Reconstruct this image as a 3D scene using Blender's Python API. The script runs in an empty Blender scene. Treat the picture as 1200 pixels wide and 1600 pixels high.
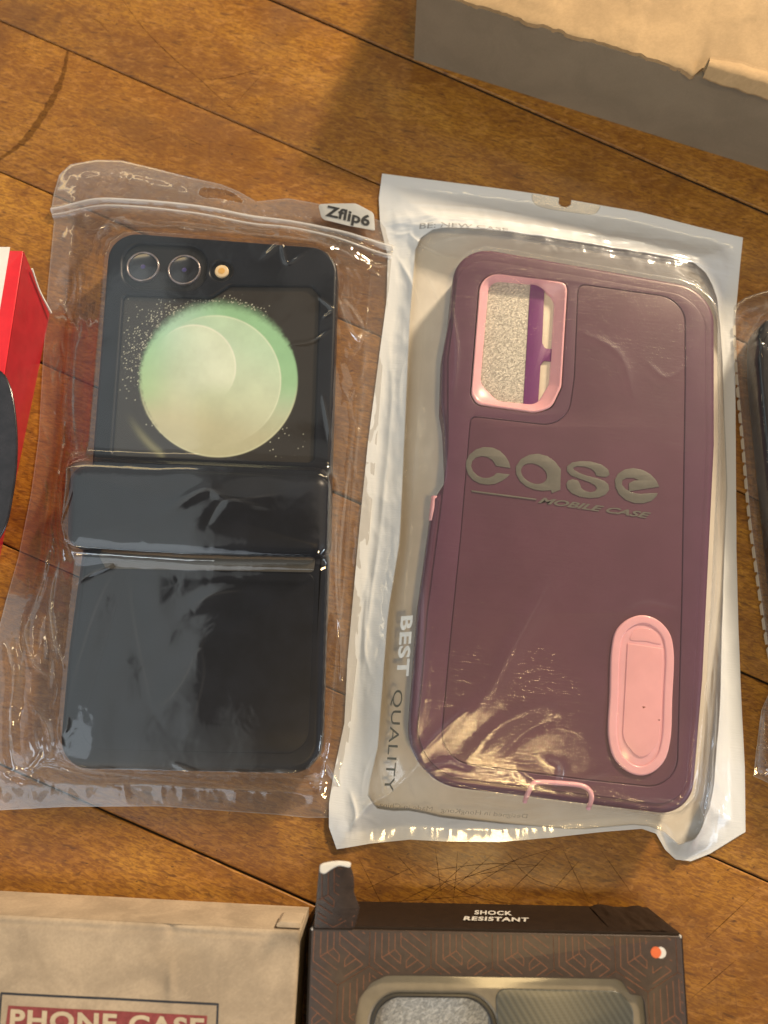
import bpy, bmesh, math, random
import numpy as np
from mathutils import Vector, Matrix

# ------------------------------------------------------------------ camera, world, lights, exposure
MM = 0.001
F = 1202.0                       # focal length in photo pixels
TH = math.atan(0.000194 * F)     # tilt away from straight down
CAMH = 243.65                    # mm above the table
scene = bpy.context.scene
C = scene.collection

cam_d = bpy.data.cameras.new('camera')
cam_d.sensor_fit = 'HORIZONTAL'
cam_d.sensor_width = 26.0
cam_d.lens = 26.0 * F / 1200.0
cam_d.clip_start = 0.01
cam_d.clip_end = 20
cam_d.dof.use_dof = True
cam_d.dof.focus_distance = 0.237
cam_d.dof.aperture_fstop = 9.5
cam = bpy.data.objects.new('camera', cam_d)
cam.location = (0, 0, CAMH * MM)
cam.rotation_euler = (TH, 0, 0)
C.objects.link(cam)
scene.camera = cam

scene.render.engine = 'CYCLES'
cy = scene.cycles
cy.use_denoising = True
cy.max_bounces = 14
cy.transparent_max_bounces = 24
cy.glossy_bounces = 6
cy.caustics_reflective = False
cy.caustics_refractive = False
cy.sample_clamp_indirect = 4.0
vs = scene.view_settings
vs.view_transform = 'Standard'
vs.look = 'None'
vs.exposure = -0.15
vs.gamma = 1.0
try: vs.use_curve_mapping = False
except Exception: pass

world = bpy.data.worlds.new('World')
scene.world = world
world.use_nodes = True

def area(name, loc, target, size, size_y, power, color):
    d = bpy.data.lights.new(name, 'AREA')
    d.shape = 'RECTANGLE'; d.size = size; d.size_y = size_y
    d.energy = power; d.color = color
    o = bpy.data.objects.new(name, d)
    o.location = loc
    v = Vector(target) - Vector(loc)
    o.rotation_euler = v.to_track_quat('-Z', 'Y').to_euler()
    C.objects.link(o)
    return o

KEY = area('ceiling_lamp_light', (0.88, 1.22, 0.64), (0, 0.05, 0), 0.15, 0.15, 52.0, (1.0, 0.82, 0.59))
WIN = area('window_light', (-0.85, -0.75, 1.75), (0, 0.05, 0), 1.0, 1.0, 3.6, (0.80, 0.90, 1.0))
WIN2 = area('far_window_light', (1.3, -0.35, 0.62), (0, 0.05, 0), 0.12, 0.6, 3.4, (0.72, 0.84, 1.0))
LAMP2 = area('side_lamp_light', (0.20, -0.33, 1.40), (0, 0.0, 0), 0.14, 0.14, 5.0, (1.0, 0.70, 0.32))

def world_setup():
    nt = world.node_tree
    nt.nodes.clear()
    N = nt.nodes; L = nt.links
    out = N.new('ShaderNodeOutputWorld'); bg = N.new('ShaderNodeBackground')
    tc = N.new('ShaderNodeTexCoord'); sp = N.new('ShaderNodeSeparateXYZ')
    L.new(tc.outputs['Generated'], sp.inputs[0])
    def m(op, a, b=None, c=None):
        n = N.new('ShaderNodeMath'); n.operation = op
        for i, x in enumerate((a, b, c)):
            if x is None: continue
            if isinstance(x, (int, float)): n.inputs[i].default_value = x
            else: L.new(x, n.inputs[i])
        return n.outputs[0]
    def ss(x, lo, hi):
        n = N.new('ShaderNodeMapRange'); n.interpolation_type = 'SMOOTHSTEP'
        L.new(x, n.inputs[0]); n.inputs[1].default_value = lo; n.inputs[2].default_value = hi
        return n.outputs[0]
    x, y, z = sp.outputs
    zz = m('MAXIMUM', z, 0.05)
    a = m('DIVIDE', x, zz); b = m('DIVIDE', y, zz)
    # room: pale ceiling, darker towards the far walls; a dark figure leans over the table (round the zenith)
    ceil = m('ADD', m('MULTIPLY', ss(z, -0.1, 0.75), 0.21), 0.06)
    a2 = m('ADD', a, m('MULTIPLY', m('SINE', m('MULTIPLY', b, 17.0)), 0.045))
    fig = m('MULTIPLY', m('MULTIPLY', ss(a2, -0.245, -0.205), m('SUBTRACT', 1.0, ss(a, 0.26, 0.34))),
            m('SUBTRACT', 1.0, ss(m('SUBTRACT', b, m('MULTIPLY', a, -0.35)), 0.20, 0.30)))
    far = ss(m('ADD', b, m('MULTIPLY', m('SINE', m('MULTIPLY', a, 21.0)), 0.05)), 0.50, 0.58)
    lum = m('MULTIPLY', ceil, m('SUBTRACT', 1.0, m('MULTIPLY', fig, 0.92)))
    lum = m('MULTIPLY', lum, m('SUBTRACT', 1.0, m('MULTIPLY', far, 0.45)))
    left = m('MULTIPLY', m('SUBTRACT', 1.0, ss(a, -0.30, -0.20)), ss(z, 0.3, 0.6))
    lum = m('MULTIPLY', lum, m('ADD', 1.0, m('MULTIPLY', left, 1.9)))
    mix = N.new('ShaderNodeMix'); mix.data_type = 'RGBA'
    L.new(ss(a, -0.5, 0.3), mix.inputs[0])
    mix.inputs[6].default_value = (0.86, 0.97, 1.0, 1); mix.inputs[7].default_value = (1.0, 0.86, 0.70, 1)
    # invented bright patches, added to the world so the film catches glints
    def box(a0, a1, b0, b1, e=0.04):
        q = m('MULTIPLY', ss(a, a0 - e, a0 + e), m('SUBTRACT', 1.0, ss(a, a1 - e, a1 + e)))
        q = m('MULTIPLY', q, m('MULTIPLY', ss(b, b0 - e, b0 + e), m('SUBTRACT', 1.0, ss(b, b1 - e, b1 + e))))
        return m('MULTIPLY', q, ss(z, 0.08, 0.12))
    col = mix.outputs[2]
    for (rect, lv, c) in (((-3.2, -1.7, -2.4, -0.7), 5.0, (0.80, 0.90, 1.0)), ((1.3, 2.5, -2.2, -0.5), 5.0, (0.70, 0.83, 1.0)), ((-1.15, -0.85, -1.7, -1.35), 22.0, (1.0, 0.74, 0.38)),
                          ((-0.9, -0.3, 0.80, 0.88), 5.0, (1.0, 0.74, 0.36)), ((0.1, 0.8, 0.84, 0.92), 14.0, (1.0, 0.74, 0.36)), ((-2.4, -2.1, 0.3, 0.7), 9.0, (1.0, 0.8, 0.5)), ((-1.6, -0.7, -2.7, -2.0), 7.0, (0.82, 0.91, 1.0))):
        k = box(*rect, e=0.03)
        mx = N.new('ShaderNodeMix'); mx.data_type = 'RGBA'; L.new(k, mx.inputs[0]); L.new(col, mx.inputs[6]); mx.inputs[7].default_value = (*c, 1); col = mx.outputs[2]
        lum = m('ADD', lum, m('MULTIPLY', k, lv))
    L.new(col, bg.inputs[0]); L.new(lum, bg.inputs[1])
    L.new(bg.outputs[0], out.inputs[0])
world_setup()

# ------------------------------------------------------------------ geometry helpers
cT, sT = math.cos(TH), math.sin(TH)
def W(px, py, z=0.0):
    """photo pixel -> world point (mm) on the horizontal plane at height z (mm)"""
    u, v = px - 600.0, py - 800.0
    dx, dy, dz = u, -v * cT + F * sT, -(v * sT + F * cT)
    t = (CAMH - z) / -dz
    return np.array([dx * t, dy * t])
def WP(pts, z=0.0): return np.array([W(x, y, z) for x, y in pts])
def to_px(x, y, z):
    """world mm arrays -> photo pixels"""
    zz = z - CAMH
    Yc = y * cT + zz * sT; Zc = -y * sT + zz * cT
    return 600 + x / -Zc * F, 800 - Yc / -Zc * F

def smooth_closed(P, n=160):
    P = np.asarray(P, float); m = len(P)
    out = []
    per = max(2, n // m + 1)
    for i in range(m):
        p0, p1, p2, p3 = P[i - 1], P[i], P[(i + 1) % m], P[(i + 2) % m]
        a = 0.5
        t0 = 0; t1 = t0 + max(np.linalg.norm(p1 - p0), 1e-6) ** a; t2 = t1 + max(np.linalg.norm(p2 - p1), 1e-6) ** a; t3 = t2 + max(np.linalg.norm(p3 - p2), 1e-6) ** a
        for k in range(per):
            t = t1 + (t2 - t1) * k / per
            A1 = (t1 - t) / (t1 - t0) * p0 + (t - t0) / (t1 - t0) * p1
            A2 = (t2 - t) / (t2 - t1) * p1 + (t - t1) / (t2 - t1) * p2
            A3 = (t3 - t) / (t3 - t2) * p2 + (t - t2) / (t3 - t2) * p3
            B1 = (t2 - t) / (t2 - t0) * A1 + (t - t0) / (t2 - t0) * A2
            B2 = (t3 - t) / (t3 - t1) * A2 + (t - t1) / (t3 - t1) * A3
            out.append((t2 - t) / (t2 - t1) * B1 + (t - t1) / (t2 - t1) * B2)
    return resample(np.array(out), n, True)
def smooth_open(P, n=80):
    P = np.asarray(P, float)
    if len(P) == 2: return resample(P, n, False)
    E = np.vstack([2 * P[0] - P[1], P, 2 * P[-1] - P[-2]]); out = []
    for i in range(1, len(E) - 2):
        p0, p1, p2, p3 = E[i - 1:i + 3]
        for k in range(12):
            t = k / 12.0
            out.append(0.5 * ((2 * p1) + (-p0 + p2) * t + (2 * p0 - 5 * p1 + 4 * p2 - p3) * t * t + (-p0 + 3 * p1 - 3 * p2 + p3) * t ** 3))
    out.append(P[-1])
    return resample(np.array(out), n, False)
def resample(P, n, closed):
    P = np.asarray(P, float)
    Q = np.vstack([P, P[:1]]) if closed else P
    d = np.r_[0, np.cumsum(np.linalg.norm(np.diff(Q, axis=0), axis=1))]
    s = np.linspace(0, d[-1], n + 1)[:-1] if closed else np.linspace(0, d[-1], n)
    return np.stack([np.interp(s, d, Q[:, k]) for k in range(Q.shape[1])], 1)
def fillet(P, r, seg=8):
    """round the corners of a polygon; r is one radius or a list"""
    P = np.asarray(P, float); n = len(P); out = []
    for i in range(n):
        rr = r[i] if hasattr(r, '__len__') else r
        p, a, b = P[i], P[i - 1], P[(i + 1) % n]
        da, db = a - p, b - p
        la, lb = np.linalg.norm(da), np.linalg.norm(db)
        if rr <= 0: out.append(p); continue
        cosang = np.clip(np.dot(da, db) / la / lb, -1, 1); ang = math.acos(cosang)
        t = min(rr / max(math.tan(ang / 2), 1e-6), la * 0.48, lb * 0.48)
        p0 = p + da / la * t; p2 = p + db / lb * t
        for k in range(seg + 1):
            s = k / seg
            w = 0.7071
            den = (1 - s) ** 2 + 2 * s * (1 - s) * w + s * s
            out.append(((1 - s) ** 2 * p0 + 2 * s * (1 - s) * w * p + s * s * p2) / den)
    return np.array(out)
def sdf(X, Y, P):
    """signed distance to closed polygon P (negative inside)"""
    P = np.asarray(P); sh = X.shape; x = X.ravel(); y = Y.ravel()
    d = np.full(x.shape, 1e9); ins = np.zeros(x.shape, bool); n = len(P)
    for i in range(n):
        ax, ay = P[i]; bx, by = P[(i + 1) % n]
        ex, ey = bx - ax, by - ay; l2 = ex * ex + ey * ey + 1e-12
        t = np.clip(((x - ax) * ex + (y - ay) * ey) / l2, 0, 1)
        d = np.minimum(d, (x - ax - ex * t) ** 2 + (y - ay - ey * t) ** 2)
        c = ((ay > y) != (by > y)) & (x < (bx - ax) * (y - ay) / (by - ay + 1e-15) + ax)
        ins ^= c
    d = np.sqrt(d)
    return np.where(ins, -d, d).reshape(sh)
def dist_line(X, Y, P):
    P = np.asarray(P); sh = X.shape; x = X.ravel(); y = Y.ravel()
    d = np.full(x.shape, 1e9); tt = np.zeros(x.shape)
    for i in range(len(P) - 1):
        ax, ay = P[i]; bx, by = P[i + 1]
        ex, ey = bx - ax, by - ay; l2 = ex * ex + ey * ey + 1e-12
        t = np.clip(((x - ax) * ex + (y - ay) * ey) / l2, 0, 1)
        q = (x - ax - ex * t) ** 2 + (y - ay - ey * t) ** 2
        u = q < d; d = np.where(u, q, d); tt = np.where(u, (i + t) / (len(P) - 1), tt)
    return np.sqrt(d).reshape(sh), tt.reshape(sh)
def vnoise(X, Y, seed=0):
    """smooth value noise, period 1 unit, range about -1..1"""
    rs = np.random.RandomState(seed); T = rs.uniform(-1, 1, (64, 64))
    xi = np.floor(X).astype(int); yi = np.floor(Y).astype(int); fx = X - xi; fy = Y - yi
    fx = fx * fx * fx * (fx * (fx * 6 - 15) + 10); fy = fy * fy * fy * (fy * (fy * 6 - 15) + 10)
    g = lambda a, b: T[a % 64, b % 64]
    return (g(xi, yi) * (1 - fx) + g(xi + 1, yi) * fx) * (1 - fy) + (g(xi, yi + 1) * (1 - fx) + g(xi + 1, yi + 1) * fx) * fy
def fbm(X, Y, seed=0, o=3):
    r = 0; a = 1.0; s = 0
    for k in range(o):
        r = r + a * vnoise(X * 2 ** k + 13.7 * k, Y * 2 ** k + 5.1 * k, seed + k); s += a; a *= 0.5
    return r / s
def sstep(x, a, b):
    t = np.clip((x - a) / (b - a), 0, 1); return t * t * (3 - 2 * t)

def new_obj(name, verts, faces, mat, parent=None, angle=38, smooth=True, origin=None, mats=None):
    """verts in world mm; the object is placed under parent (an Empty at the thing's base)"""
    V = np.asarray(verts, float)
    if parent is not None: off = np.array(parent['base_mm'], float)
    elif origin is not None: off = np.array(origin, float)
    else:
        off = np.array([(V[:, 0].min() + V[:, 0].max()) / 2, (V[:, 1].min() + V[:, 1].max()) / 2, V[:, 2].min()])
    me = bpy.data.meshes.new(name)
    me.from_pydata([tuple(v) for v in (V - off) * MM], [], [tuple(int(i) for i in f) for f in faces])
    me.update()
    for m in (mats or [mat]): me.materials.append(m)
    if smooth:
        me.shade_smooth()
        if angle < 180: me.set_sharp_from_angle(angle=math.radians(angle))
    o = bpy.data.objects.new(name, me); C.objects.link(o)
    if parent is not None: o.parent = parent; o['base_mm'] = list(off)
    else: o.location = Vector(off * MM); o['base_mm'] = list(off)
    return o
def tag(o, label=None, cat=None, group=None, kind=None):
    if label: o['label'] = label
    if cat: o['category'] = cat
    if group: o['group'] = group
    if kind: o['kind'] = kind
    return o
def thing(name, xy, label, cat, z=0.0, group=None):
    o = bpy.data.objects.new(name, None); C.objects.link(o)
    o.empty_display_size = 0.01
    o.location = (xy[0] * MM, xy[1] * MM, z * MM); o['base_mm'] = [float(xy[0]), float(xy[1]), float(z)]
    return tag(o, label, cat, group)

def curve_mesh(loops, z0, z1, bevel, res=4, cyclic=True):
    """flat shape from closed 2D loops (holes allowed) with rounded edges, as (verts, faces) in mm"""
    cd = bpy.data.curves.new('tmp', 'CURVE'); cd.dimensions = '2D'; cd.fill_mode = 'BOTH'
    for P in loops:
        s = cd.splines.new('POLY'); s.points.add(len(P) - 1)
        for i, p in enumerate(P): s.points[i].co = (p[0], p[1], 0, 1)
        s.use_cyclic_u = True
    h = (z1 - z0) / 2
    cd.extrude = max(h - bevel, 0); cd.bevel_depth = bevel; cd.bevel_resolution = res; cd.offset = -bevel
    o = bpy.data.objects.new('tmp', cd); C.objects.link(o)
    dg = bpy.context.evaluated_depsgraph_get(); me = o.evaluated_get(dg).to_mesh()
    V = np.array([v.co[:] for v in me.vertices]); Fc = [tuple(p.vertices) for p in me.polygons]
    o.evaluated_get(dg).to_mesh_clear(); bpy.data.objects.remove(o); bpy.data.curves.remove(cd)
    V[:, 2] += (z0 + z1) / 2
    # weld
    bm = bmesh.new(); vs_ = [bm.verts.new(v) for v in V]
    for f in Fc:
        try: bm.faces.new([vs_[i] for i in f])
        except ValueError: pass
    bmesh.ops.remove_doubles(bm, verts=bm.verts, dist=0.002)
    bmesh.ops.recalc_face_normals(bm, faces=bm.faces)
    bm.verts.index_update()
    V = np.array([v.co[:] for v in bm.verts]); Fc = [tuple(v.index for v in f.verts) for f in bm.faces]
    bm.free()
    return V, Fc
def slab(name, loops, z0, z1, bevel, mat, parent=None, res=4, angle=38, Hf=None):
    if not isinstance(loops, (list, tuple)) : loops = [loops]
    V, Fc = curve_mesh(loops, z0, z1, bevel, res)
    if Hf is not None: V[:, 2] += Hf(V[:, 0], V[:, 1])
    return new_obj(name, V, Fc, mat, parent, angle)
def loft(name, rings, mat, parent=None, angle=50, cap_last=False, cap_first=False, flip=False):
    """rings: list of (Nx3) arrays with equal N, closed"""
    n = len(rings[0]); V = np.vstack(rings); Fc = []
    for r in range(len(rings) - 1):
        for i in range(n):
            j = (i + 1) % n; q = (r * n + i, r * n + j, (r + 1) * n + j, (r + 1) * n + i)
            Fc.append(q[::-1] if flip else q)
    if cap_last: Fc.append(tuple(range((len(rings) - 1) * n, len(rings) * n)))
    if cap_first: Fc.append(tuple(range(n))[::-1])
    o = new_obj(name, V, Fc, mat, parent, angle)
    return o
def ring3(P, z):
    P = np.asarray(P); return np.c_[P, np.full(len(P), z) if np.isscalar(z) else z]
def tube(name, pts, r, mat, parent=None, seg=8, cap=True):
    pts = np.asarray(pts, float); V = []; Fc = []
    n = len(pts)
    for i in range(n):
        t = pts[min(i + 1, n - 1)] - pts[max(i - 1, 0)]; t = t / (np.linalg.norm(t) + 1e-9)
        up = np.array([0, 0, 1.0]);
        if abs(t[2]) > 0.95: up = np.array([1.0, 0, 0])
        a = np.cross(t, up); a /= np.linalg.norm(a); b = np.cross(a, t)
        rr = r[i] if hasattr(r, '__len__') else r
        for k in range(seg):
            th = 2 * math.pi * k / seg; V.append(pts[i] + rr * (a * math.cos(th) + b * math.sin(th)))
    for i in range(n - 1):
        for k in range(seg):
            k2 = (k + 1) % seg; Fc.append((i * seg + k, i * seg + k2, (i + 1) * seg + k2, (i + 1) * seg + k))
    if cap: Fc.append(tuple(range(seg))[::-1]); Fc.append(tuple(range((n - 1) * seg, n * seg)))
    return new_obj(name, V, Fc, mat, parent, 60)

def text_mesh(txt, bold=0.0, shear=0.0, spacing=1.0, extrude=0.0):
    cd = bpy.data.curves.new('tmp', 'FONT'); cd.body = txt; cd.size = 1; cd.offset = bold; cd.shear = shear
    cd.space_character = spacing; cd.resolution_u = 4; cd.extrude = extrude; cd.fill_mode = 'BOTH'
    o = bpy.data.objects.new('tmp', cd); C.objects.link(o)
    dg = bpy.context.evaluated_depsgraph_get(); me = o.evaluated_get(dg).to_mesh()
    V = np.array([v.co[:] for v in me.vertices]); Fc = [tuple(p.vertices) for p in me.polygons]
    o.evaluated_get(dg).to_mesh_clear(); bpy.data.objects.remove(o); bpy.data.curves.remove(cd)
    V[:, 0] -= V[:, 0].min(); V[:, 0] /= V[:, 0].max(); V[:, 1] -= V[:, 1].min(); V[:, 1] /= V[:, 1].max()
    return V, Fc
def text_on(name, txt, bl, br, tl, z, mat, parent, Hf=None, bold=0.0, shear=0.0, spacing=1.0, lift=0.12, mirror=False):
    """lettering laid on a surface; bl, br, tl = photo pixels of the baseline ends and the top left of the capitals"""
    V, Fc = text_mesh(txt, bold, shear, spacing)
    A, B, T = W(*bl, z), W(*br, z), W(*tl, z)
    u = V[:, :1]; v = V[:, 1:2]
    if mirror: u = 1 - u
    XY = A + u * (B - A) + v * (T - A)
    Z = np.full(len(XY), z + lift) if Hf is None else Hf(XY[:, 0], XY[:, 1]) + lift
    if mirror: Fc = [f[::-1] for f in Fc]
    return new_obj(name, np.c_[XY, Z], Fc, mat, parent, smooth=False)

def coons(L_, R_, B_, T_, nu, nv):
    """patch from four boundary polylines (left/right bottom->top, bottom/top left->right)"""
    L_ = resample(L_, nv, False); R_ = resample(R_, nv, False); B_ = resample(B_, nu, False); T_ = resample(T_, nu, False)
    u = np.linspace(0, 1, nu)[None, :, None]; v = np.linspace(0, 1, nv)[:, None, None]
    S = (1 - u) * L_[:, None] + u * R_[:, None] + (1 - v) * B_[None] + v * T_[None] \
        - ((1 - u) * (1 - v) * B_[0] + u * (1 - v) * B_[-1] + (1 - u) * v * T_[0] + u * v * T_[-1])
    return S[..., 0], S[..., 1], u[0, :, 0], v[:, 0, 0]
def grid_faces(nu, nv, keep=None):
    i = np.arange(nu - 1)[None]; j = np.arange(nv - 1)[:, None]
    a = (j * nu + i); q = np.stack([a, a + 1, a + 1 + nu, a + nu], -1).reshape(-1, 4)
    if keep is not None:
        k = keep[:-1, :-1] & keep[1:, :-1] & keep[:-1, 1:] & keep[1:, 1:]
        q = q[k.ravel()]
    return q
def add_attr(o, name, vals):
    at = o.data.attributes.new(name, 'FLOAT', 'POINT'); at.data.foreach_set('value', np.asarray(vals, np.float32).ravel())
def add_color(o, name, rgb):
    at = o.data.color_attributes.new(name, 'FLOAT_COLOR', 'POINT')
    c = np.c_[rgb.reshape(-1, 3), np.ones(rgb.reshape(-1, 3).shape[0])]
    at.data.foreach_set('color', c.astype(np.float32).ravel())

# ------------------------------------------------------------------ material helpers
class NT:
    def __init__(s, name):
        s.m = bpy.data.materials.new(name); s.m.use_nodes = True; s.t = s.m.node_tree; s.t.nodes.clear()
        s.out = s.n('ShaderNodeOutputMaterial')
    def n(s, k, **kw):
        x = s.t.nodes.new(k)
        for a, b in kw.items(): setattr(x, a, b)
        return x
    def l(s, a, b): s.t.links.new(a, b)
    def set(s, sock, v):
        if v is None: return
        if isinstance(v, bpy.types.NodeSocket): s.l(v, sock)
        elif isinstance(v, (tuple, list)) and len(v) == 3 and sock.type == 'RGBA': sock.default_value = (*v, 1)
        else: sock.default_value = v
    def math(s, op, a, b=None, c=None, clamp=False):
        n = s.n('ShaderNodeMath', operation=op, use_clamp=clamp)
        for i, x in enumerate((a, b, c)): s.set(n.inputs[i], x)
        return n.outputs[0]
    def coord(s, scale=(1, 1, 1), rot=0.0, loc=(0, 0, 0)):
        """object coordinates in mm"""
        tc = s.n('ShaderNodeTexCoord'); mp = s.n('ShaderNodeMapping')
        mp.vector_type = 'POINT'
        pre = s.n('ShaderNodeVectorRotate'); pre.rotation_type = 'Z_AXIS'; pre.inputs['Angle'].default_value = -rot
        s.l(tc.outputs['Object'], pre.inputs['Vector'])
        s.l(pre.outputs[0], mp.inputs[0])
        mp.inputs['Scale'].default_value = tuple(1000.0 * k for k in scale); mp.inputs['Location'].default_value = loc
        return mp.outputs[0]
    def noise(s, vec, scale=1.0, detail=3, rough=0.5, dist=0.0):
        n = s.n('ShaderNodeTexNoise'); s.l(vec, n.inputs['Vector'])
        n.inputs['Scale'].default_value = scale; n.inputs['Detail'].default_value = detail
        n.inputs['Roughness'].default_value = rough; n.inputs['Distortion'].default_value = dist
        return n.outputs['Fac']
    def mr(s, x, lo, hi, a=0.0, b=1.0, smooth=True):
        n = s.n('ShaderNodeMapRange'); n.interpolation_type = 'SMOOTHSTEP' if smooth else 'LINEAR'
        s.set(n.inputs[0], x)
        for i, q in zip((1, 2, 3, 4), (lo, hi, a, b)): s.set(n.inputs[i], q)
        return n.outputs[0]
    def mix(s, f, a, b, mode='MIX'):
        n = s.n('ShaderNodeMix', data_type='RGBA', blend_type=mode)
        s.set(n.inputs[0], f); s.set(n.inputs[6], a); s.set(n.inputs[7], b)
        return n.outputs[2]
    def ramp(s, x, stops):
        n = s.n('ShaderNodeValToRGB'); e = n.color_ramp.elements
        while len(e) < len(stops): e.new(0.5)
        for i, (p, c) in enumerate(stops): e[i].position = p; e[i].color = (*c, 1)
        s.l(x, n.inputs[0]); return n.outputs[0]
    def attr(s, name, color=False):
        n = s.n('ShaderNodeAttribute'); n.attribute_name = name
        return n.outputs['Color'] if color else n.outputs['Fac']
    def bump(s, h, strength=0.5, dist_mm=0.1, normal=None):
        n = s.n('ShaderNodeBump'); n.inputs['Strength'].default_value = strength; n.inputs['Distance'].default_value = dist_mm * MM
        s.l(h, n.inputs['Height'])
        if normal is not None: s.l(normal, n.inputs['Normal'])
        return n.outputs[0]
    def bsdf(s, color, rough=0.5, spec=0.5, metal=0.0, normal=None, coat=0.0, coat_r=0.1, sheen=0.0, trans=0.0, emis=None, sss=0.0):
        n = s.n('ShaderNodeBsdfPrincipled')
        s.set(n.inputs['Base Color'], color); s.set(n.inputs['Roughness'], rough)
        s.set(n.inputs['Specular IOR Level'], spec); s.set(n.inputs['Metallic'], metal)
        if normal is not None: s.l(normal, n.inputs['Normal'])
        s.set(n.inputs['Coat Weight'], coat); s.set(n.inputs['Coat Roughness'], coat_r)
        s.set(n.inputs['Sheen Weight'], sheen)
        if sss: n.inputs['Subsurface Weight'].default_value = sss; n.inputs['Subsurface Scale'].default_value = 0.001; n.inputs['Subsurface Radius'].default_value = (1, .6, .5)
        return n.outputs[0]
    def done(s, sh): s.l(sh, s.out.inputs[0]); return s.m

def mat_plain(name, col, rough=0.5, spec=0.5, var=0.08, vscale=0.15, bump=0.0, bscale=2.0, coat=0.0, metal=0.0, sss=0.0):
    t = NT(name); v = t.coord()
    n = t.noise(v, vscale, 4, 0.6)
    c2 = tuple(x * (1 - var * 1.6) for x in col); c1 = tuple(min(1, x * (1 + var)) for x in col)
    c = t.mix(t.mr(n, 0.3, 0.7), c2, c1)
    nm = t.bump(t.noise(v, bscale, 4, 0.6), 0.6, bump) if bump else None
    return t.done(t.bsdf(c, rough, spec, metal, nm, coat, sss=sss))

def mat_wood():
    t = NT('varnished_maple_boards')
    rot = math.radians(-25)
    tone = t.attr('tone')
    _coord = t.coord
    def coord(scale=(1, 1, 1), rot_=0.0, loc=(0, 0, 0)):
        v = _coord(scale, rot_, loc); q = t.n('ShaderNodeVectorMath', operation='ADD'); cx = t.n('ShaderNodeCombineXYZ')
        t.l(t.math('MULTIPLY', tone, 37.3), cx.inputs[0]); t.l(t.math('MULTIPLY', tone, 91.7), cx.inputs[1]); t.l(v, q.inputs[0]); t.l(cx.outputs[0], q.inputs[1])
        return q.outputs[0]
    t.coord = coord
    big = t.noise(t.coord((0.018, 0.045, 1), rot), 1.0, 4, 0.55, 0.6)
    blotch = t.noise(t.coord((0.05, 0.10, 1), rot, (40, 9, 0)), 1.0, 5, 0.65, 1.2)
    fine = t.noise(t.coord((0.35, 1.5, 1), rot + 0.10), 1.0, 5, 0.62, 0.8)
    fibre = t.noise(t.coord((0.6, 5.5, 1), rot - 0.04), 1.0, 4, 0.6, 0.4)
    mott = t.noise(t.coord((0.22, 0.5, 1), rot + 0.5), 1.0, 5, 0.7, 0.5)
    c = t.ramp(t.math('ADD', t.math('MULTIPLY', big, 0.55), t.math('MULTIPLY', blotch, 0.45)),
               [(0.30, (0.120, 0.045, 0.007)), (0.42, (0.26, 0.110, 0.012)), (0.53, (0.42, 0.196, 0.022)), (0.68, (0.60, 0.31, 0.045))])
    c = t.mix(t.mr(tone, 0, 1, 0.0, 0.5, False), c, (0.27, 0.105, 0.014), 'MIX')
    c = t.mix(t.mr(fine, 0.42, 0.58, 0.62, 0.0), c, (0.13, 0.042, 0.009))
    c = t.mix(t.mr(fibre, 0.38, 0.60, 0.42, 0.0), c, (0.16, 0.055, 0.012))
    c = t.mix(t.mr(mott, 0.50, 0.66, 0.0, 0.35), c, (0.50, 0.24, 0.065))
    dirt = t.noise(_coord((0.016, 0.022, 1), 0.4, (3, 8, 0)), 1.0, 5, 0.62, 0.8)
    c = t.mix(t.mr(dirt, 0.50, 0.68, 0.0, 0.60), c, (0.12, 0.048, 0.014))
    streak = t.noise(t.coord((0.045, 0.9, 1), rot - 0.03, (2, 5, 0)), 1.0, 4, 0.6, 0.5)
    c = t.mix(t.mr(streak, 0.52, 0.70, 0.0, 0.5), c, (0.15, 0.055, 0.012))
    # short dark flecks and pores
    fl = t.noise(t.coord((0.16, 0.75, 1), rot + 0.2, (7, 3, 1)), 1.0, 2, 0.5)
    c = t.mix(t.mr(fl, 0.60, 0.70, 0.0, 0.6), c, (0.07, 0.025, 0.008))
    fl2 = t.noise(t.coord((0.5, 0.9, 1), rot + 0.7, (3, 13, 1)), 1.0, 2, 0.5)
    c = t.mix(t.mr(fl2, 0.67, 0.73, 0.0, 0.7), c, (0.05, 0.02, 0.008))
    # fine knife scratches in several directions
    sc = None
    for k, (a, den) in enumerate(((0.25, .9), (0.75, .7), (1.45, .8), (-1.0, .7), (2.35, .6))):
        w = t.noise(t.coord((0.010, 0.55, 1), a + 0.06 * k, (k * 11.3, k * 5.1, 0)), 1.0, 1.5, 0.5, 0.15)
        line = t.mr(t.math('ABSOLUTE', t.math('SUBTRACT', w, 0.5)), 0.0, 0.012, 1.0, 0.0)
        gate = t.mr(t.noise(t.coord((0.03, 0.03, 1), a, (k * 3.7, 2, 0)), 1.0, 2), 0.56, 0.66, 0.0, den)
        q = t.math('MULTIPLY', line, gate)
        sc = q if sc is None else t.math('MAXIMUM', sc, q)
    c = t.mix(t.math('MULTIPLY', sc, 0.45), c, (0.10, 0.035, 0.01))
    worn = t.noise(t.coord((0.03, 0.05, 1), 0.3, (5, 5, 0)), 1.0, 5, 0.6)
    r = t.math('ADD', t.mr(worn, 0.36, 0.64, 0.32, 0.52), t.math('MULTIPLY', sc, 0.15))
    h = t.math('SUBTRACT', t.math('ADD', t.math('MULTIPLY', fine, 0.5), t.math('MULTIPLY', t.noise(t.coord((0.05, .08, 1), rot), 1.0, 3), 3.0)), t.math('MULTIPLY', sc, 0.12))
    nm = t.bump(h, 0.5, 0.16)
    return t.done(t.bsdf(c, r, 0.36, 0, nm, 0.12, 0.30))

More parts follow.
